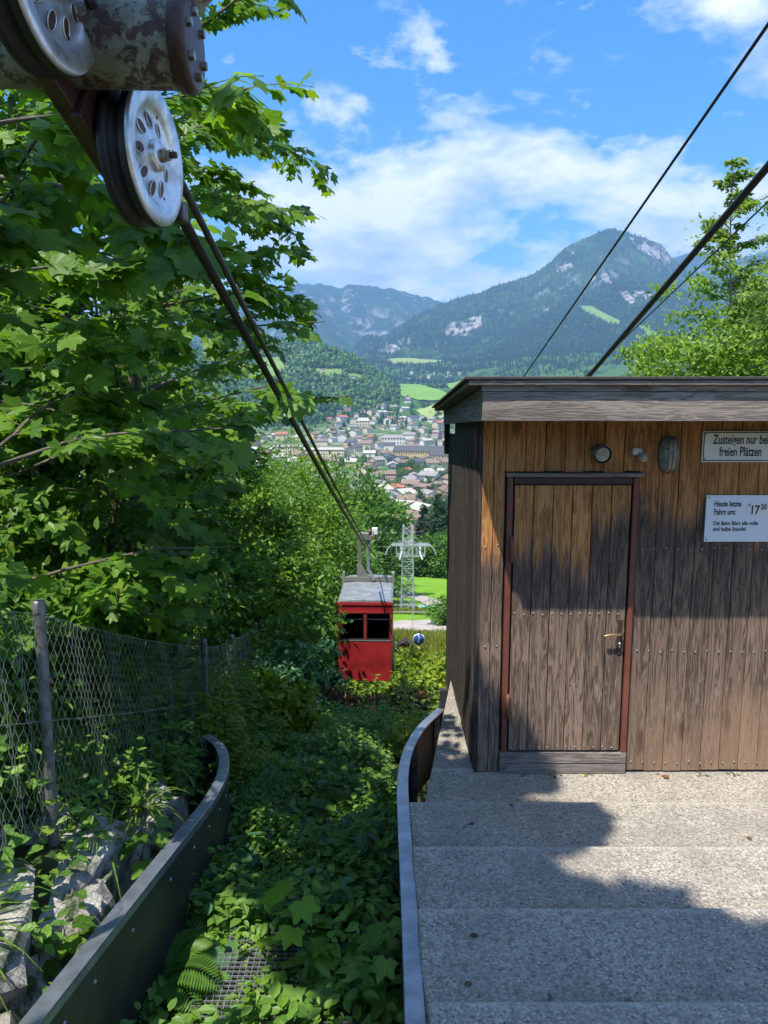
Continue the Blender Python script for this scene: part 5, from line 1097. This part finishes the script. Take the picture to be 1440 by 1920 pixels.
def mtn_mat(name, forest, forest2, rock, rk=(.525, .63)):
    m, n, l, b = new_mat(name); P = wpos(n); g_ = n.new('ShaderNodeNewGeometry'); sp = n.new('ShaderNodeSeparateXYZ'); l.new(g_.outputs['Normal'], sp.inputs[0])
    c = mixc(n, l, ramp(n, l, noise(n, l, P, .004, 8, .65), [(.38, 0), (.62, 1)]), forest, forest2)
    c = mixc(n, l, ramp(n, l, noise(n, l, P, .05, 3, .7), [(.4, .5), (.6, 0)]), c, tuple(x * .35 for x in forest))
    steep = mth(n, l, 'SUBTRACT', 1.0, sp.outputs[2])
    r1 = mth(n, l, 'ADD', mth(n, l, 'MULTIPLY', steep, .42), mth(n, l, 'MULTIPLY', noise(n, l, mapping(n, l, P, (1, 1, .5)), .0055, 8, .68), .72))
    c = mixc(n, l, ramp(n, l, r1, [(rk[0], 0), (rk[1], .85)]), c, mixc(n, l, ramp(n, l, noise(n, l, mapping(n, l, P, (1, 1, .25)), .03, 6, .7), [(.35, 0), (.65, 1)]), tuple(x * .55 for x in rock), rock))
    l.new(c, b.inputs['Base Color']); b.inputs['Roughness'].default_value = 1; b.inputs['Specular IOR Level'].default_value = 0
    return m
mtn_mat('mtn_forest', (.020, .046, .016), (.062, .125, .030), (.33, .32, .30)); mtn_mat('mtn_far', (.022, .045, .022), (.045, .085, .03), (.40, .385, .37), (.47, .58))
simple('cliff', (.34, .325, .30), 1, 0, .8, .02, 0, lo=.42, hi=.6); simple('alp', (.17, .28, .05), 1, 0, .3, .02, 0)
HIGH = [0]
def ridge(name, label, crest, Yc, Yf, zf, seed, mat, step=3., nv=110, prof=.85, amp=60., fr=.0016, crest_n=6., patches=(), back=1500., rock_cut=None):
    cx = np.array([c[0] for c in crest], float); cyy = np.array([c[1] for c in crest], float)
    px = np.arange(cx[0], cx[-1] + .1, step); py = np.interp(px, cx, cyy); py = np.convolve(np.pad(py, 1, 'edge'), np.ones(3) / 3, 'valid')
    D = np.array([tuple(ray(a, b_)) for a, b_ in zip(px, py)]); az = D[:, 0] / D[:, 1]; zc_ = CAMZ + D[:, 2] / D[:, 1] * Yc
    v = np.concatenate([np.linspace(0, 1, nv), 1 + np.linspace(.08, 1, 10)]); Yv = np.where(v <= 1, Yf + (Yc - Yf) * v, Yc + back * (v - 1))
    Y = np.repeat(Yv[:, None], len(px), 1); X = Y * az[None]; vv = np.repeat(v[:, None], len(px), 1)
    hgt = np.where(vv <= 1, np.clip(vv, 0, 1) ** prof, 1 - (vv - 1) ** 1.2 * .9)
    Z = zf + (zc_[None] - zf) * hgt; w = np.sin(np.pi * np.clip(vv, 0, 1)) ** .8 * (1 - .55 * np.clip(vv, 0, 1))
    Z = Z + w * amp * (fbm(X * fr, Y * fr * .8, 6, seed, True) - .52) * 2.6 + crest_n * (fbm(X * .012, Y * .012, 4, seed + 9) - .5) * 2 * np.clip(vv * 1.2, 0, 1)
    Vv = np.stack([X, Y, Z], -1).reshape(-1, 3); nr_, nc_ = X.shape; ii = np.arange(nr_ * nc_).reshape(nr_, nc_); Fq = np.stack([ii[:-1, :-1], ii[:-1, 1:], ii[1:, 1:], ii[1:, :-1]], -1).reshape(-1, 4)
    me = np_mesh(name, Vv, Fq, MATS[mat], smooth=True); me.materials.append(MATS['cliff']); me.materials.append(MATS['alp'])
    cen = Vv[Fq].mean(1); fpx, fpy, _ = proj(cen); mi = np.zeros(len(Fq), np.int32)
    for slot, poly, thr in patches:
        nz = fbm(cen[:, 0] * .014, cen[:, 2] * .010, 5, seed + 3); jx = (fbm(cen[:, 0] * .02, cen[:, 2] * .02, 3, seed + 5) - .45) * (16 if slot == 1 else 7); mi[inpoly(fpx + jx, fpy + jx * .6, poly) & (nz > (thr if slot == 2 else thr + .0))] = slot
    me.polygons.foreach_set('material_index', mi)
    o = bpy.data.objects.new(name, me); link(o); tag(o, label, 'mountain', kind='structure'); HIGH[0] = max(HIGH[0], Z.max())
    return Vv.reshape(nr_, nc_, 3), mi.reshape(nr_ - 1, nc_ - 1), nv
ridge('mountain_range', 'distant blue limestone range beyond the valley', [(300, 590), (430, 570), (500, 552), (560, 533), (600, 533), (640, 541), (655, 531), (690, 535), (715, 542), (735, 540), (750, 546), (775, 553), (800, 557), (822, 563), (850, 585), (900, 640)], 10000, 6900, 150, 11, 'mtn_far', 2.5, 120, 1.1, 260, .0012, 30)
ridge('mountain_range', 'far rocky range showing beside the main peak', [(1180, 560), (1240, 505), (1262, 484), (1290, 475), (1320, 470), (1360, 492), (1440, 470), (1560, 450), (1700, 470)], 9800, 6900, 150, 12, 'mtn_far', 3, 90, .7, 200, .0011, 22)
ridge('foothill', 'hazy wooded foothill in front of the distant range', [(380, 650), (480, 640), (560, 622), (610, 622), (650, 637), (690, 655), (740, 690)], 7600, 6000, 150, 13, 'mtn_forest', 4, 40, .8, 60, .002, 8)
D1 = ridge('mountain', 'forested mountain with craggy summit above the hut roof', [(640, 690), (672, 640), (690, 628), (712, 630), (730, 625), (765, 600), (800, 582), (830, 568), (870, 556), (905, 546), (950, 530), (1000, 516), (1022, 498), (1045, 478), (1070, 458), (1095, 446), (1120, 437), (1138, 430), (1150, 427), (1160, 432), (1172, 431), (1190, 441), (1205, 446), (1222, 452), (1238, 458), (1248, 470), (1262, 486), (1275, 497), (1320, 535), (1420, 585), (1600, 640)], 6500, 4700, 150, 21, 'mtn_forest', 2.5, 130, 1.25, 190, .0021, 20,
    [(1, [(835, 612), (900, 590), (905, 612), (880, 625), (840, 632)], .46), (1, [(700, 655), (760, 640), (765, 655), (715, 662)], .45), (1, [(1180, 445), (1235, 455), (1265, 495), (1240, 490), (1200, 470)], .44), (1, [(1080, 520), (1130, 500), (1150, 540), (1100, 545)], .56), (1, [(1040, 490), (1075, 470), (1070, 500), (1045, 510)], .53)])
D2 = ridge('mountain', 'lower wooded shoulder with pale cliff and steep meadows', [(860, 705), (900, 672), (940, 640), (1000, 602), (1050, 570), (1090, 550), (1130, 535), (1165, 529), (1210, 528), (1250, 535), (1290, 548), (1330, 570), (1400, 600), (1600, 650)], 5300, 4000, 150, 22, 'mtn_forest', 2.5, 110, 1.1, 90, .0024, 8,
    [(1, [(1160, 548), (1205, 543), (1212, 562), (1180, 570)], .44), (1, [(1210, 548), (1225, 545), (1222, 565)], .4), (2, [(1088, 574), (1110, 574), (1135, 588), (1165, 602), (1160, 610), (1125, 600), (1092, 582)], 0), (2, [(1195, 607), (1240, 628), (1238, 640), (1205, 622)], .3), (2, [(1000, 697), (1060, 690), (1100, 694), (1100, 702), (1000, 703)], 0)])
A1 = ridge('wooded_hill', 'green wooded hill behind the town with clearings', [(250, 680), (380, 655), (470, 640), (540, 640), (580, 645), (612, 652), (640, 662), (668, 672), (690, 688), (715, 705), (738, 722), (752, 745), (765, 775)], 2450, 1960, -72, 31, 'mtn_forest', 3, 80, .8, 22, .006, 6,
    [(2, [(585, 690), (640, 692), (645, 706), (600, 710)], 0), (2, [(480, 672), (520, 668), (540, 690), (500, 715), (480, 705)], 0), (2, [(650, 700), (680, 703), (680, 715), (655, 714)], 0)])
def forest(name, label, surf, n_, seed, hgt, mat, conif=True, vmin=.0, slope_bias=1.):
    P3, mi, nv = surf; r_ = np.random.RandomState(seed); nr_, nc_ = mi.shape; a = r_.uniform(vmin, .999, n_) * (nv - 1.01); c = r_.uniform(0, nc_ - .01, n_); i, j = a.astype(int), c.astype(int)
    ok = mi[i, j] == 0
    if surf is A1: qx, qy, _ = proj(P3[i, j]); ok &= ~((qx > 600) & (qy > 757) & (r_.uniform(0, 1, n_) > .22))
    i, j, fa, fc = i[ok], j[ok], (a % 1)[ok, None], (c % 1)[ok, None]
    p = (P3[i, j] * (1 - fc) + P3[i, j + 1] * fc) * (1 - fa) + (P3[i + 1, j] * (1 - fc) + P3[i + 1, j + 1] * fc) * fa
    return scatter_trees(name, label, p, r_, hgt, mat, conif)
def scatter_trees(name, label, p, r_, hgt, mat, conif):
    k_ = len(p); h = r_.uniform(*hgt, k_)
    if conif:
        t_ = np.array([(math.cos(a), math.sin(a), 0) for a in np.arange(5) * 1.2566] + [(0, 0, 1)]) * np.array([.2, .2, 1]); f = np.array([(q, (q + 1) % 5, 5) for q in range(5)])
    else: t_ = IV * np.array([.42, .42, .5]) + np.array([0, 0, .42]); f = IF
    Vv = (t_[None] * (1 + (r_.uniform(-.22, .22, (k_, len(t_), 1)) if not conif else 0))) * h[:, None, None] + p[:, None]; Fc = f[None] + (np.arange(k_) * len(t_))[:, None, None]
    o = bpy.data.objects.new(name, np_mesh(name, Vv.reshape(-1, 3), Fc.reshape(-1, 3), MATS[mat], np.repeat(r_.beta(2, 2, k_), len(t_)))); link(o); return tag(o, label, 'forest', kind='stuff')
forest('forest', 'spruce forest covering the craggy mountain', D1, 17000, 1, (16, 30), 'spruce'); forest('forest', 'mixed forest on the lower wooded shoulder', D2, 15000, 2, (15, 28), 'spruce'); forest('forest', 'paler broadleaf trees mixed into the shoulder forest', D2, 3500, 7, (12, 20), 'leaf_dark', False)
forest('forest', 'broadleaf forest on the hill behind the town', A1, 4200, 3, (11, 19), 'leaf_mid', False); forest('forest', 'spruces scattered through the hill forest', A1, 1500, 4, (14, 24), 'spruce')
r_ = np.random.RandomState(5); x = r_.uniform(-1500, 2200, 9000); y = r_.uniform(3150, 4500, 9000); k_ = fbm(x * .002, y * .002, 3, 5) > .30; x, y = x[k_], y[k_]
def clear_of(polys, x, y):
    z = ground(x, y); px, py, _ = proj(np.stack([x, y, z], -1)); k_ = np.ones(len(x), bool)
    for q in polys: k_ &= ~inpoly(px, py, q)
    return k_
FIELDS = [[(750, 722), (790, 722), (838, 737), (835, 752), (790, 753), (752, 745)], [(835, 722), (870, 714), (900, 735), (850, 737)], [(780, 772), (832, 757), (840, 785), (800, 790)], [(725, 676), (760, 666), (800, 664), (845, 672), (820, 681), (770, 684), (740, 684)]]
k_ = clear_of(FIELDS, x, y); scatter_trees('forest', 'dark spruce belt between the fields and the mountain foot', np.stack([x, y, ground(x, y)], -1)[k_], r_, (16, 28), 'spruce', True)
x = r_.uniform(-900, 1500, 2600); y = r_.uniform(2050, 3150, 2600); k_ = (fbm(x * .004, y * .004, 3, 8) > .52) & clear_of(FIELDS, x, y); scatter_trees('forest', 'hedges and copses between the fields behind town', np.stack([x, y, ground(x, y)], -1)[k_], r_, (9, 17), 'leaf_dark', False)
simple('field', (.15, .30, .028), 1, 0, .15, .01, 0); simple('field_pale', (.26, .33, .09), 1, 0, .2, .01, 0)
for i, (q, mt, lab) in enumerate([(FIELDS[0], 'field', 'bright green field rising behind the gabled farmhouse'), (FIELDS[1], 'field', 'green field at the hut roof edge below the forest'), (FIELDS[2], 'field_pale', 'yellowish meadow beside the town houses'), (FIELDS[3], 'field_pale', 'pale alpine meadow with farms at the mountain foot')]):
    c = np.mean(q, 0); ns = 26; vs_ = []
    for rr_ in np.linspace(0, 1, 6):
        for k_ in range(ns):
            t_ = k_ / ns * len(q); j = int(t_); e = np.array(q[j]) * (1 - t_ % 1) + np.array(q[(j + 1) % len(q)]) * (t_ % 1); pp = c + (e - c) * rr_; h_ = ground_hit(*pp); vs_.append((h_.x, h_.y, h_.z + 3) if h_ else vs_[-1])
    MB().add(vs_, [(a * ns + k_, a * ns + (k_ + 1) % ns, (a + 1) * ns + (k_ + 1) % ns, (a + 1) * ns + k_) for a in range(5) for k_ in range(ns)], True).build('field', MATS[mt], None, label=lab, cat='field', kind='structure')

# ---------------------------------------------------------------- the town
WALLS = {'white': (.70, .65, .57), 'cream': (.66, .55, .38), 'pink': (.58, .38, .33), 'ochre': (.62, .46, .22), 'timber': (.13, .085, .055)}
ROOFS = {'grey': (.30, .275, .25), 'brown': (.24, .165, .115), 'dark': (.085, .085, .095), 'red': (.40, .14, .08), 'pale': (.48, .45, .38)}
for k_, c in WALLS.items(): simple('wall_' + k_, c, .9, 0, .12, .3, 0)
for k_, c in ROOFS.items(): simple('roof_' + k_, c, .8, 0, .25, .4, 0)
win = MB().box(-.5, .5, -.06, .02, -.7, .7).mesh('window', MATS['far_window'])
HM = {}
def house_mesh(w, d, h, rh, wall, roof, timber=False):
    key = (w, d, h, rh, wall, roof, timber)
    if key in HM: return HM[key]
    a = MB().prism([(-w / 2, -2.5), (w / 2, -2.5), (w / 2, h), (0, h + rh), (-w / 2, h)], -d / 2, d / 2, lambda p_, q_, s: (p_, s, q_)).mesh('wall', MATS['wall_' + wall])
    e = .9; t_ = .35; sl = rh / (w / 2)
    b_ = MB().prism([(-w / 2 - e, h - e * sl + .05), (0, h + rh + .05), (w / 2 + e, h - e * sl + .05), (w / 2 + e, h - e * sl + .05 + t_), (0, h + rh + .05 + t_ * 1.1), (-w / 2 - e, h - e * sl + .05 + t_)], -d / 2 - 1.1, d / 2 + 1.1, lambda p_, q_, s: (p_, s, q_)).mesh('roof', MATS['roof_' + roof])
    tm = MB().box(-w / 2 - .06, w / 2 + .06, -d / 2 - .9, -d / 2 - .05, h * .52, h * .68).mesh('balcony', MATS['wall_timber'])
    HM[key] = (a, b_, tm); return HM[key]
rt = random.Random(77)
placed = []
_hp = A1[0][:A1[2]].reshape(-1, 3); _hx, _hy, _ = proj(_hp)
def town_hit(px, py):                    # town ground: the valley floor or the foot of the wooded hill, whichever is nearer
    g_ = ground_hit(px, py); d2 = (_hx - px) ** 2 + (_hy - py) ** 2; c_ = np.nonzero(d2 < 9)[0]
    if len(c_):
        i = c_[np.argmin(_hp[c_, 1])]
        if g_ is None or _hp[i, 1] < g_.y: return Vector(_hp[i])
    return g_
def house(px, py, scale=1., wall=None, roof=None, rot=None, detail=None, label=None, shape=None, where='in the valley'):
    B = town_hit(px, py)
    if B is None or B.y < 330: return None
    wall = wall or rt.choices(['white', 'cream', 'pink', 'ochre'], [6, 4, 1.2, .8])[0]; roof = roof or rt.choices(['grey', 'brown', 'dark', 'red', 'pale'], [3, 4.2, 1.4, .9, 2.4])[0]
    w, d, h, rh = shape or rt.choice([(11, 14, 6, 2.4), (13, 12, 7, 2.8), (10, 18, 6.5, 2.3), (14, 16, 8.5, 3)]); s = scale
    o = empty('town_house', B, rt.choice([0, 1.57, .5, -.5, 1.1, -.9]) if rot is None else rot, cat='house'); o.scale = (s, s, s)
    if label: tag(o, label)
    else: tag(o, f'{wall} town house with {roof} gabled roof {where}', group=f'{wall} houses with {roof} roofs {where}')
    a, b_, tm = house_mesh(w, d, h, rh, wall, roof); part('wall', a, o); rf_ = part('roof', b_, o)
    if detail or (detail is None and B.y < 1300):
        part('balcony', tm, o)
        for zz in (1.6, h - 1.3):
            for fx in (-.3, 0, .3): part('window', win, o, (fx * w, -d / 2, zz))
            for fy in (-.3, .0, .3):
                part('window', win, o, (w / 2, fy * d, zz), (0, 0, 1.57)); 
                if B.y < 800: part('window', win, o, (-w / 2, fy * d, zz), (0, 0, -1.57))
    return o
def block(name, label, x0, x1, ybase, yeave, yridge, wall, roof, nwin, rows_, depth=16., rot=0., cat='building', hip=False):
    """a long building seen along its front: pixel extent gives width and height at the distance where its foot meets the ground"""
    B = town_hit((x0 + x1) / 2, ybase); Y = B.y; W = (x1 - x0) / F * Y; h = at(700, yeave, Y).z - at(700, ybase, Y).z; rh = max(3., (at(700, yridge, Y + depth / 2).z - at(700, yeave, Y).z))
    o = empty(name, B, rot, label=label, cat=cat)
    MB().box(-W / 2, W / 2, 0, depth, -6, h).build('wall', MATS['wall_' + wall], o)
    ins = W * .04 + (depth * .35 if hip else 0)
    MB().add([(-W / 2 - .8, -.9, h - .1), (W / 2 + .8, -.9, h - .1), (W / 2 + .8, depth + .9, h - .1), (-W / 2 - .8, depth + .9, h - .1), (-W / 2 + ins, depth / 2, h + rh), (W / 2 - ins, depth / 2, h + rh)], [(0, 1, 5, 4), (1, 2, 5), (2, 3, 4, 5), (3, 0, 4), (3, 2, 1, 0)]).build('roof', MATS['roof_' + roof], o)
    wh = h / rows_
    for rr_ in range(rows_):
        for k_ in range(nwin): part('window', win, o, (-W / 2 + W * (k_ + .5) / nwin, 0, wh * (rr_ + .52)), scale=(W / nwin * .42, 1, wh * .36))
    placed.append(((x0 + x1) / 2, ybase)); BL.append((x0 - 4, yridge - 1, x1 + 4, ybase + 4)); return o
BL = []
block('palace_wing', 'long yellow palace wing with slate roof and rows of windows', 737, 806, 864, 846, 836, 'ochre', 'dark', 15, 2)
block('palace_wing', 'yellow palace wing with steep dark roof next to the spire', 806, 868, 868, 853, 836, 'ochre', 'dark', 12, 2, 22)
block('white_hall', 'big white house with hipped grey roof above the palace', 715, 760, 834, 821, 815, 'white', 'grey', 8, 2, 18, hip=True)
block('hotel', 'long pale hotel block with flat grey roofs along the main street', 566, 645, 861, 843, 839, 'cream', 'pale', 16, 3, 18)
block('hotel', 'cream hotel block with closely set windows beside the long hotel', 512, 566, 858, 838, 834, 'cream', 'grey', 12, 3, 20)
block('hotel', 'pinkish town building at the end of the hotel row', 468, 512, 856, 842, 838, 'pink', 'pale', 8, 2, 20)
block('office_house', 'reddish flat roofed building among the lower town houses', 704, 742, 905, 889, 885, 'pink', 'brown', 8, 3, 18)
block('villa', 'green roofed villa with cream front on the town slope', 668, 694, 800, 790, 784, 'cream', 'pale', 5, 2, 14, hip=True)
block('chalet', 'white house with red roof beside the hut edge', 828, 856, 926, 917, 912, 'white', 'red', 4, 2, 14)
# church with pointed spire
B = ground_hit(825, 838); k_ = B.y / F; t = empty('church', B, label='grey church tower with pointed spire behind the palace roofs', cat='church'); tw = 4.2 * k_; hT = 14 * k_
MB().box(-tw, tw, -tw, tw, -5, hT).build('tower', MATS['wall_cream'], t)
MB().add([(-tw * 1.1, -tw * 1.1, hT), (tw * 1.1, -tw * 1.1, hT), (tw * 1.1, tw * 1.1, hT), (-tw * 1.1, tw * 1.1, hT), (0, 0, hT + 28 * k_)], [(0, 1, 4), (1, 2, 4), (2, 3, 4), (3, 0, 4), (3, 2, 1, 0)]).build('spire', MATS['roof_dark'], t)
MB().prism([(-8 * k_, -5), (8 * k_, -5), (8 * k_, 9 * k_), (0, 17 * k_), (-8 * k_, 9 * k_)], tw * 1.02, tw + 26 * k_, lambda a, b_, s: (a, s, b_)).build('nave', MATS['roof_dark'], t)
for s in (-1, 1): part('window', win, t, (s * tw * .4, -tw, hT * .75), scale=(tw * .3, 1, tw * .5))
house(764, 755, 1.55, 'white', 'brown', 0., True, 'white gabled farmhouse with steep front below the green field', (13, 14, 7, 6)); placed.append((764, 755)); BL.append((750, 738, 778, 760))
for q in [(605, 694, .9, 'white', 'grey', .4, 'white hillside house with flat grey roof in the clearing'), (661, 708, .85, 'white', 'dark', .2, 'lone white hillside house with dark roof among trees'), (640, 704, .7, 'timber', 'brown', .2, 'small timber hut on the wooded hill'), (795, 671, 1.0, 'timber', 'brown', .6, 'timber farm on the pale alpine meadow'), (770, 674, .9, 'white', 'brown', 1., 'white farm at the edge of the alpine meadow')]:
    house(*q[:6], None, q[6])
REG = [(640, 735, 822, 880, 18, 'between the hotel and the palace'), (735, 850, 866, 884, 12, 'below the palace front'), (690, 850, 884, 950, 28, 'in the lower town below the palace'), (700, 800, 950, 1000, 14, 'at the lower edge of town near the spruces'), (618, 760, 765, 822, 27, 'on the slope under the wooded hill'), (760, 835, 788, 834, 13, 'on the slope above the palace'), (470, 640, 822, 836, 14, 'behind the hotel row'), (480, 640, 862, 876, 14, 'below the hotel row'), (740, 860, 700, 716, 9, 'beyond the green field')]
for x0, x1, y0, y1, cnt, where in REG:
    tries = 0; done = 0
    while done < cnt and tries < cnt * 30:
        tries += 1; px, py = rt.uniform(x0, x1), rt.uniform(y0, y1)
        if any(abs(px - a) < 17 and abs(py - b_) < 8 for a, b_ in placed) or any(a < px < c and b_ < py < d for a, b_, c, d in BL) or any(inpoly(np.array([px]), np.array([py]), f)[0] for f in FIELDS[:3]): continue
        if house(px, py, rt.uniform(.85, 1.2) * (1.1 if py > 884 else 1.4), where=where): placed.append((px, py)); done += 1
# town trees, each its own, three shared crowns
protos = []
for k_ in range(4):
    r2 = np.random.RandomState(400 + k_); p, d, n_, s, t_, cen = blob_crown(r2, 11, 4.4, 34, 16, (1.0, 1.9), DIA, .05, .8)
    protos.append((foliage_mesh('crown', [leaves(p, d, n_, s, DIA, t_)], ['leaf_mid', 'leaf_dark', 'leaf_mid', 'leaf_dark'][k_]), MB().tube([(0, 0, -1), (0, 0, 6)], [.35, .15], 6).mesh('trunk', MATS['bark'])))
done = 0; tries = 0
while done < 300 and tries < 5000:
    tries += 1; x0, x1, y0, y1, where = rt.choice([(560, 850, 815, 880, 'near the palace and hotels'), (690, 850, 880, 1005, 'between the lower town houses'), (690, 850, 880, 1005, 'between the lower town houses'), (618, 850, 760, 815, 'among houses on the town slope'), (480, 640, 760, 850, 'at the foot of the wooded hill'), (755, 850, 866, 905, 'in the park below the palace')]); px, py = rt.uniform(x0, x1), rt.uniform(y0, y1)
    if any(abs(px - a) < 9 and -1 < py - b_ < 5 for a, b_ in placed) or any(a < px < c and b_ < py < d + 2 for a, b_, c, d in BL): continue
    B = town_hit(px, py)
    if B is None or B.y < 330: continue
    kk = rt.randrange(4); o = empty('town_tree', B, rt.uniform(0, 6), label=['mid green', 'dark green'][kk % 2] + ' broadleaf tree ' + where, cat='tree', group=['mid green', 'dark green'][kk % 2] + ' trees ' + where)
    s = rt.uniform(.7, 1.35); o.scale = (s, s, s * rt.uniform(.9, 1.2)); part('crown', protos[kk][0], o); part('trunk', protos[kk][1], o); done += 1

# ---------------------------------------------------------------- valley haze
hz = MB().box(-10900, 10900, -420, 12600, -160, HIGH[0] + 60).build('haze', None); tag(hz, 'thin blue summer haze filling the valley air', 'haze', kind='stuff')
m = bpy.data.materials.new('haze'); m.use_nodes = True; m.node_tree.nodes.clear(); n = m.node_tree.nodes; out = n.new('ShaderNodeOutputMaterial'); pv = n.new('ShaderNodeVolumePrincipled')
pv.inputs['Color'].default_value = (.30, .58, 1., 1); pv.inputs['Density'].default_value = .000095; pv.inputs['Anisotropy'].default_value = .1
m.node_tree.links.new(pv.outputs[0], out.inputs['Volume']); hz.data.materials.append(m)
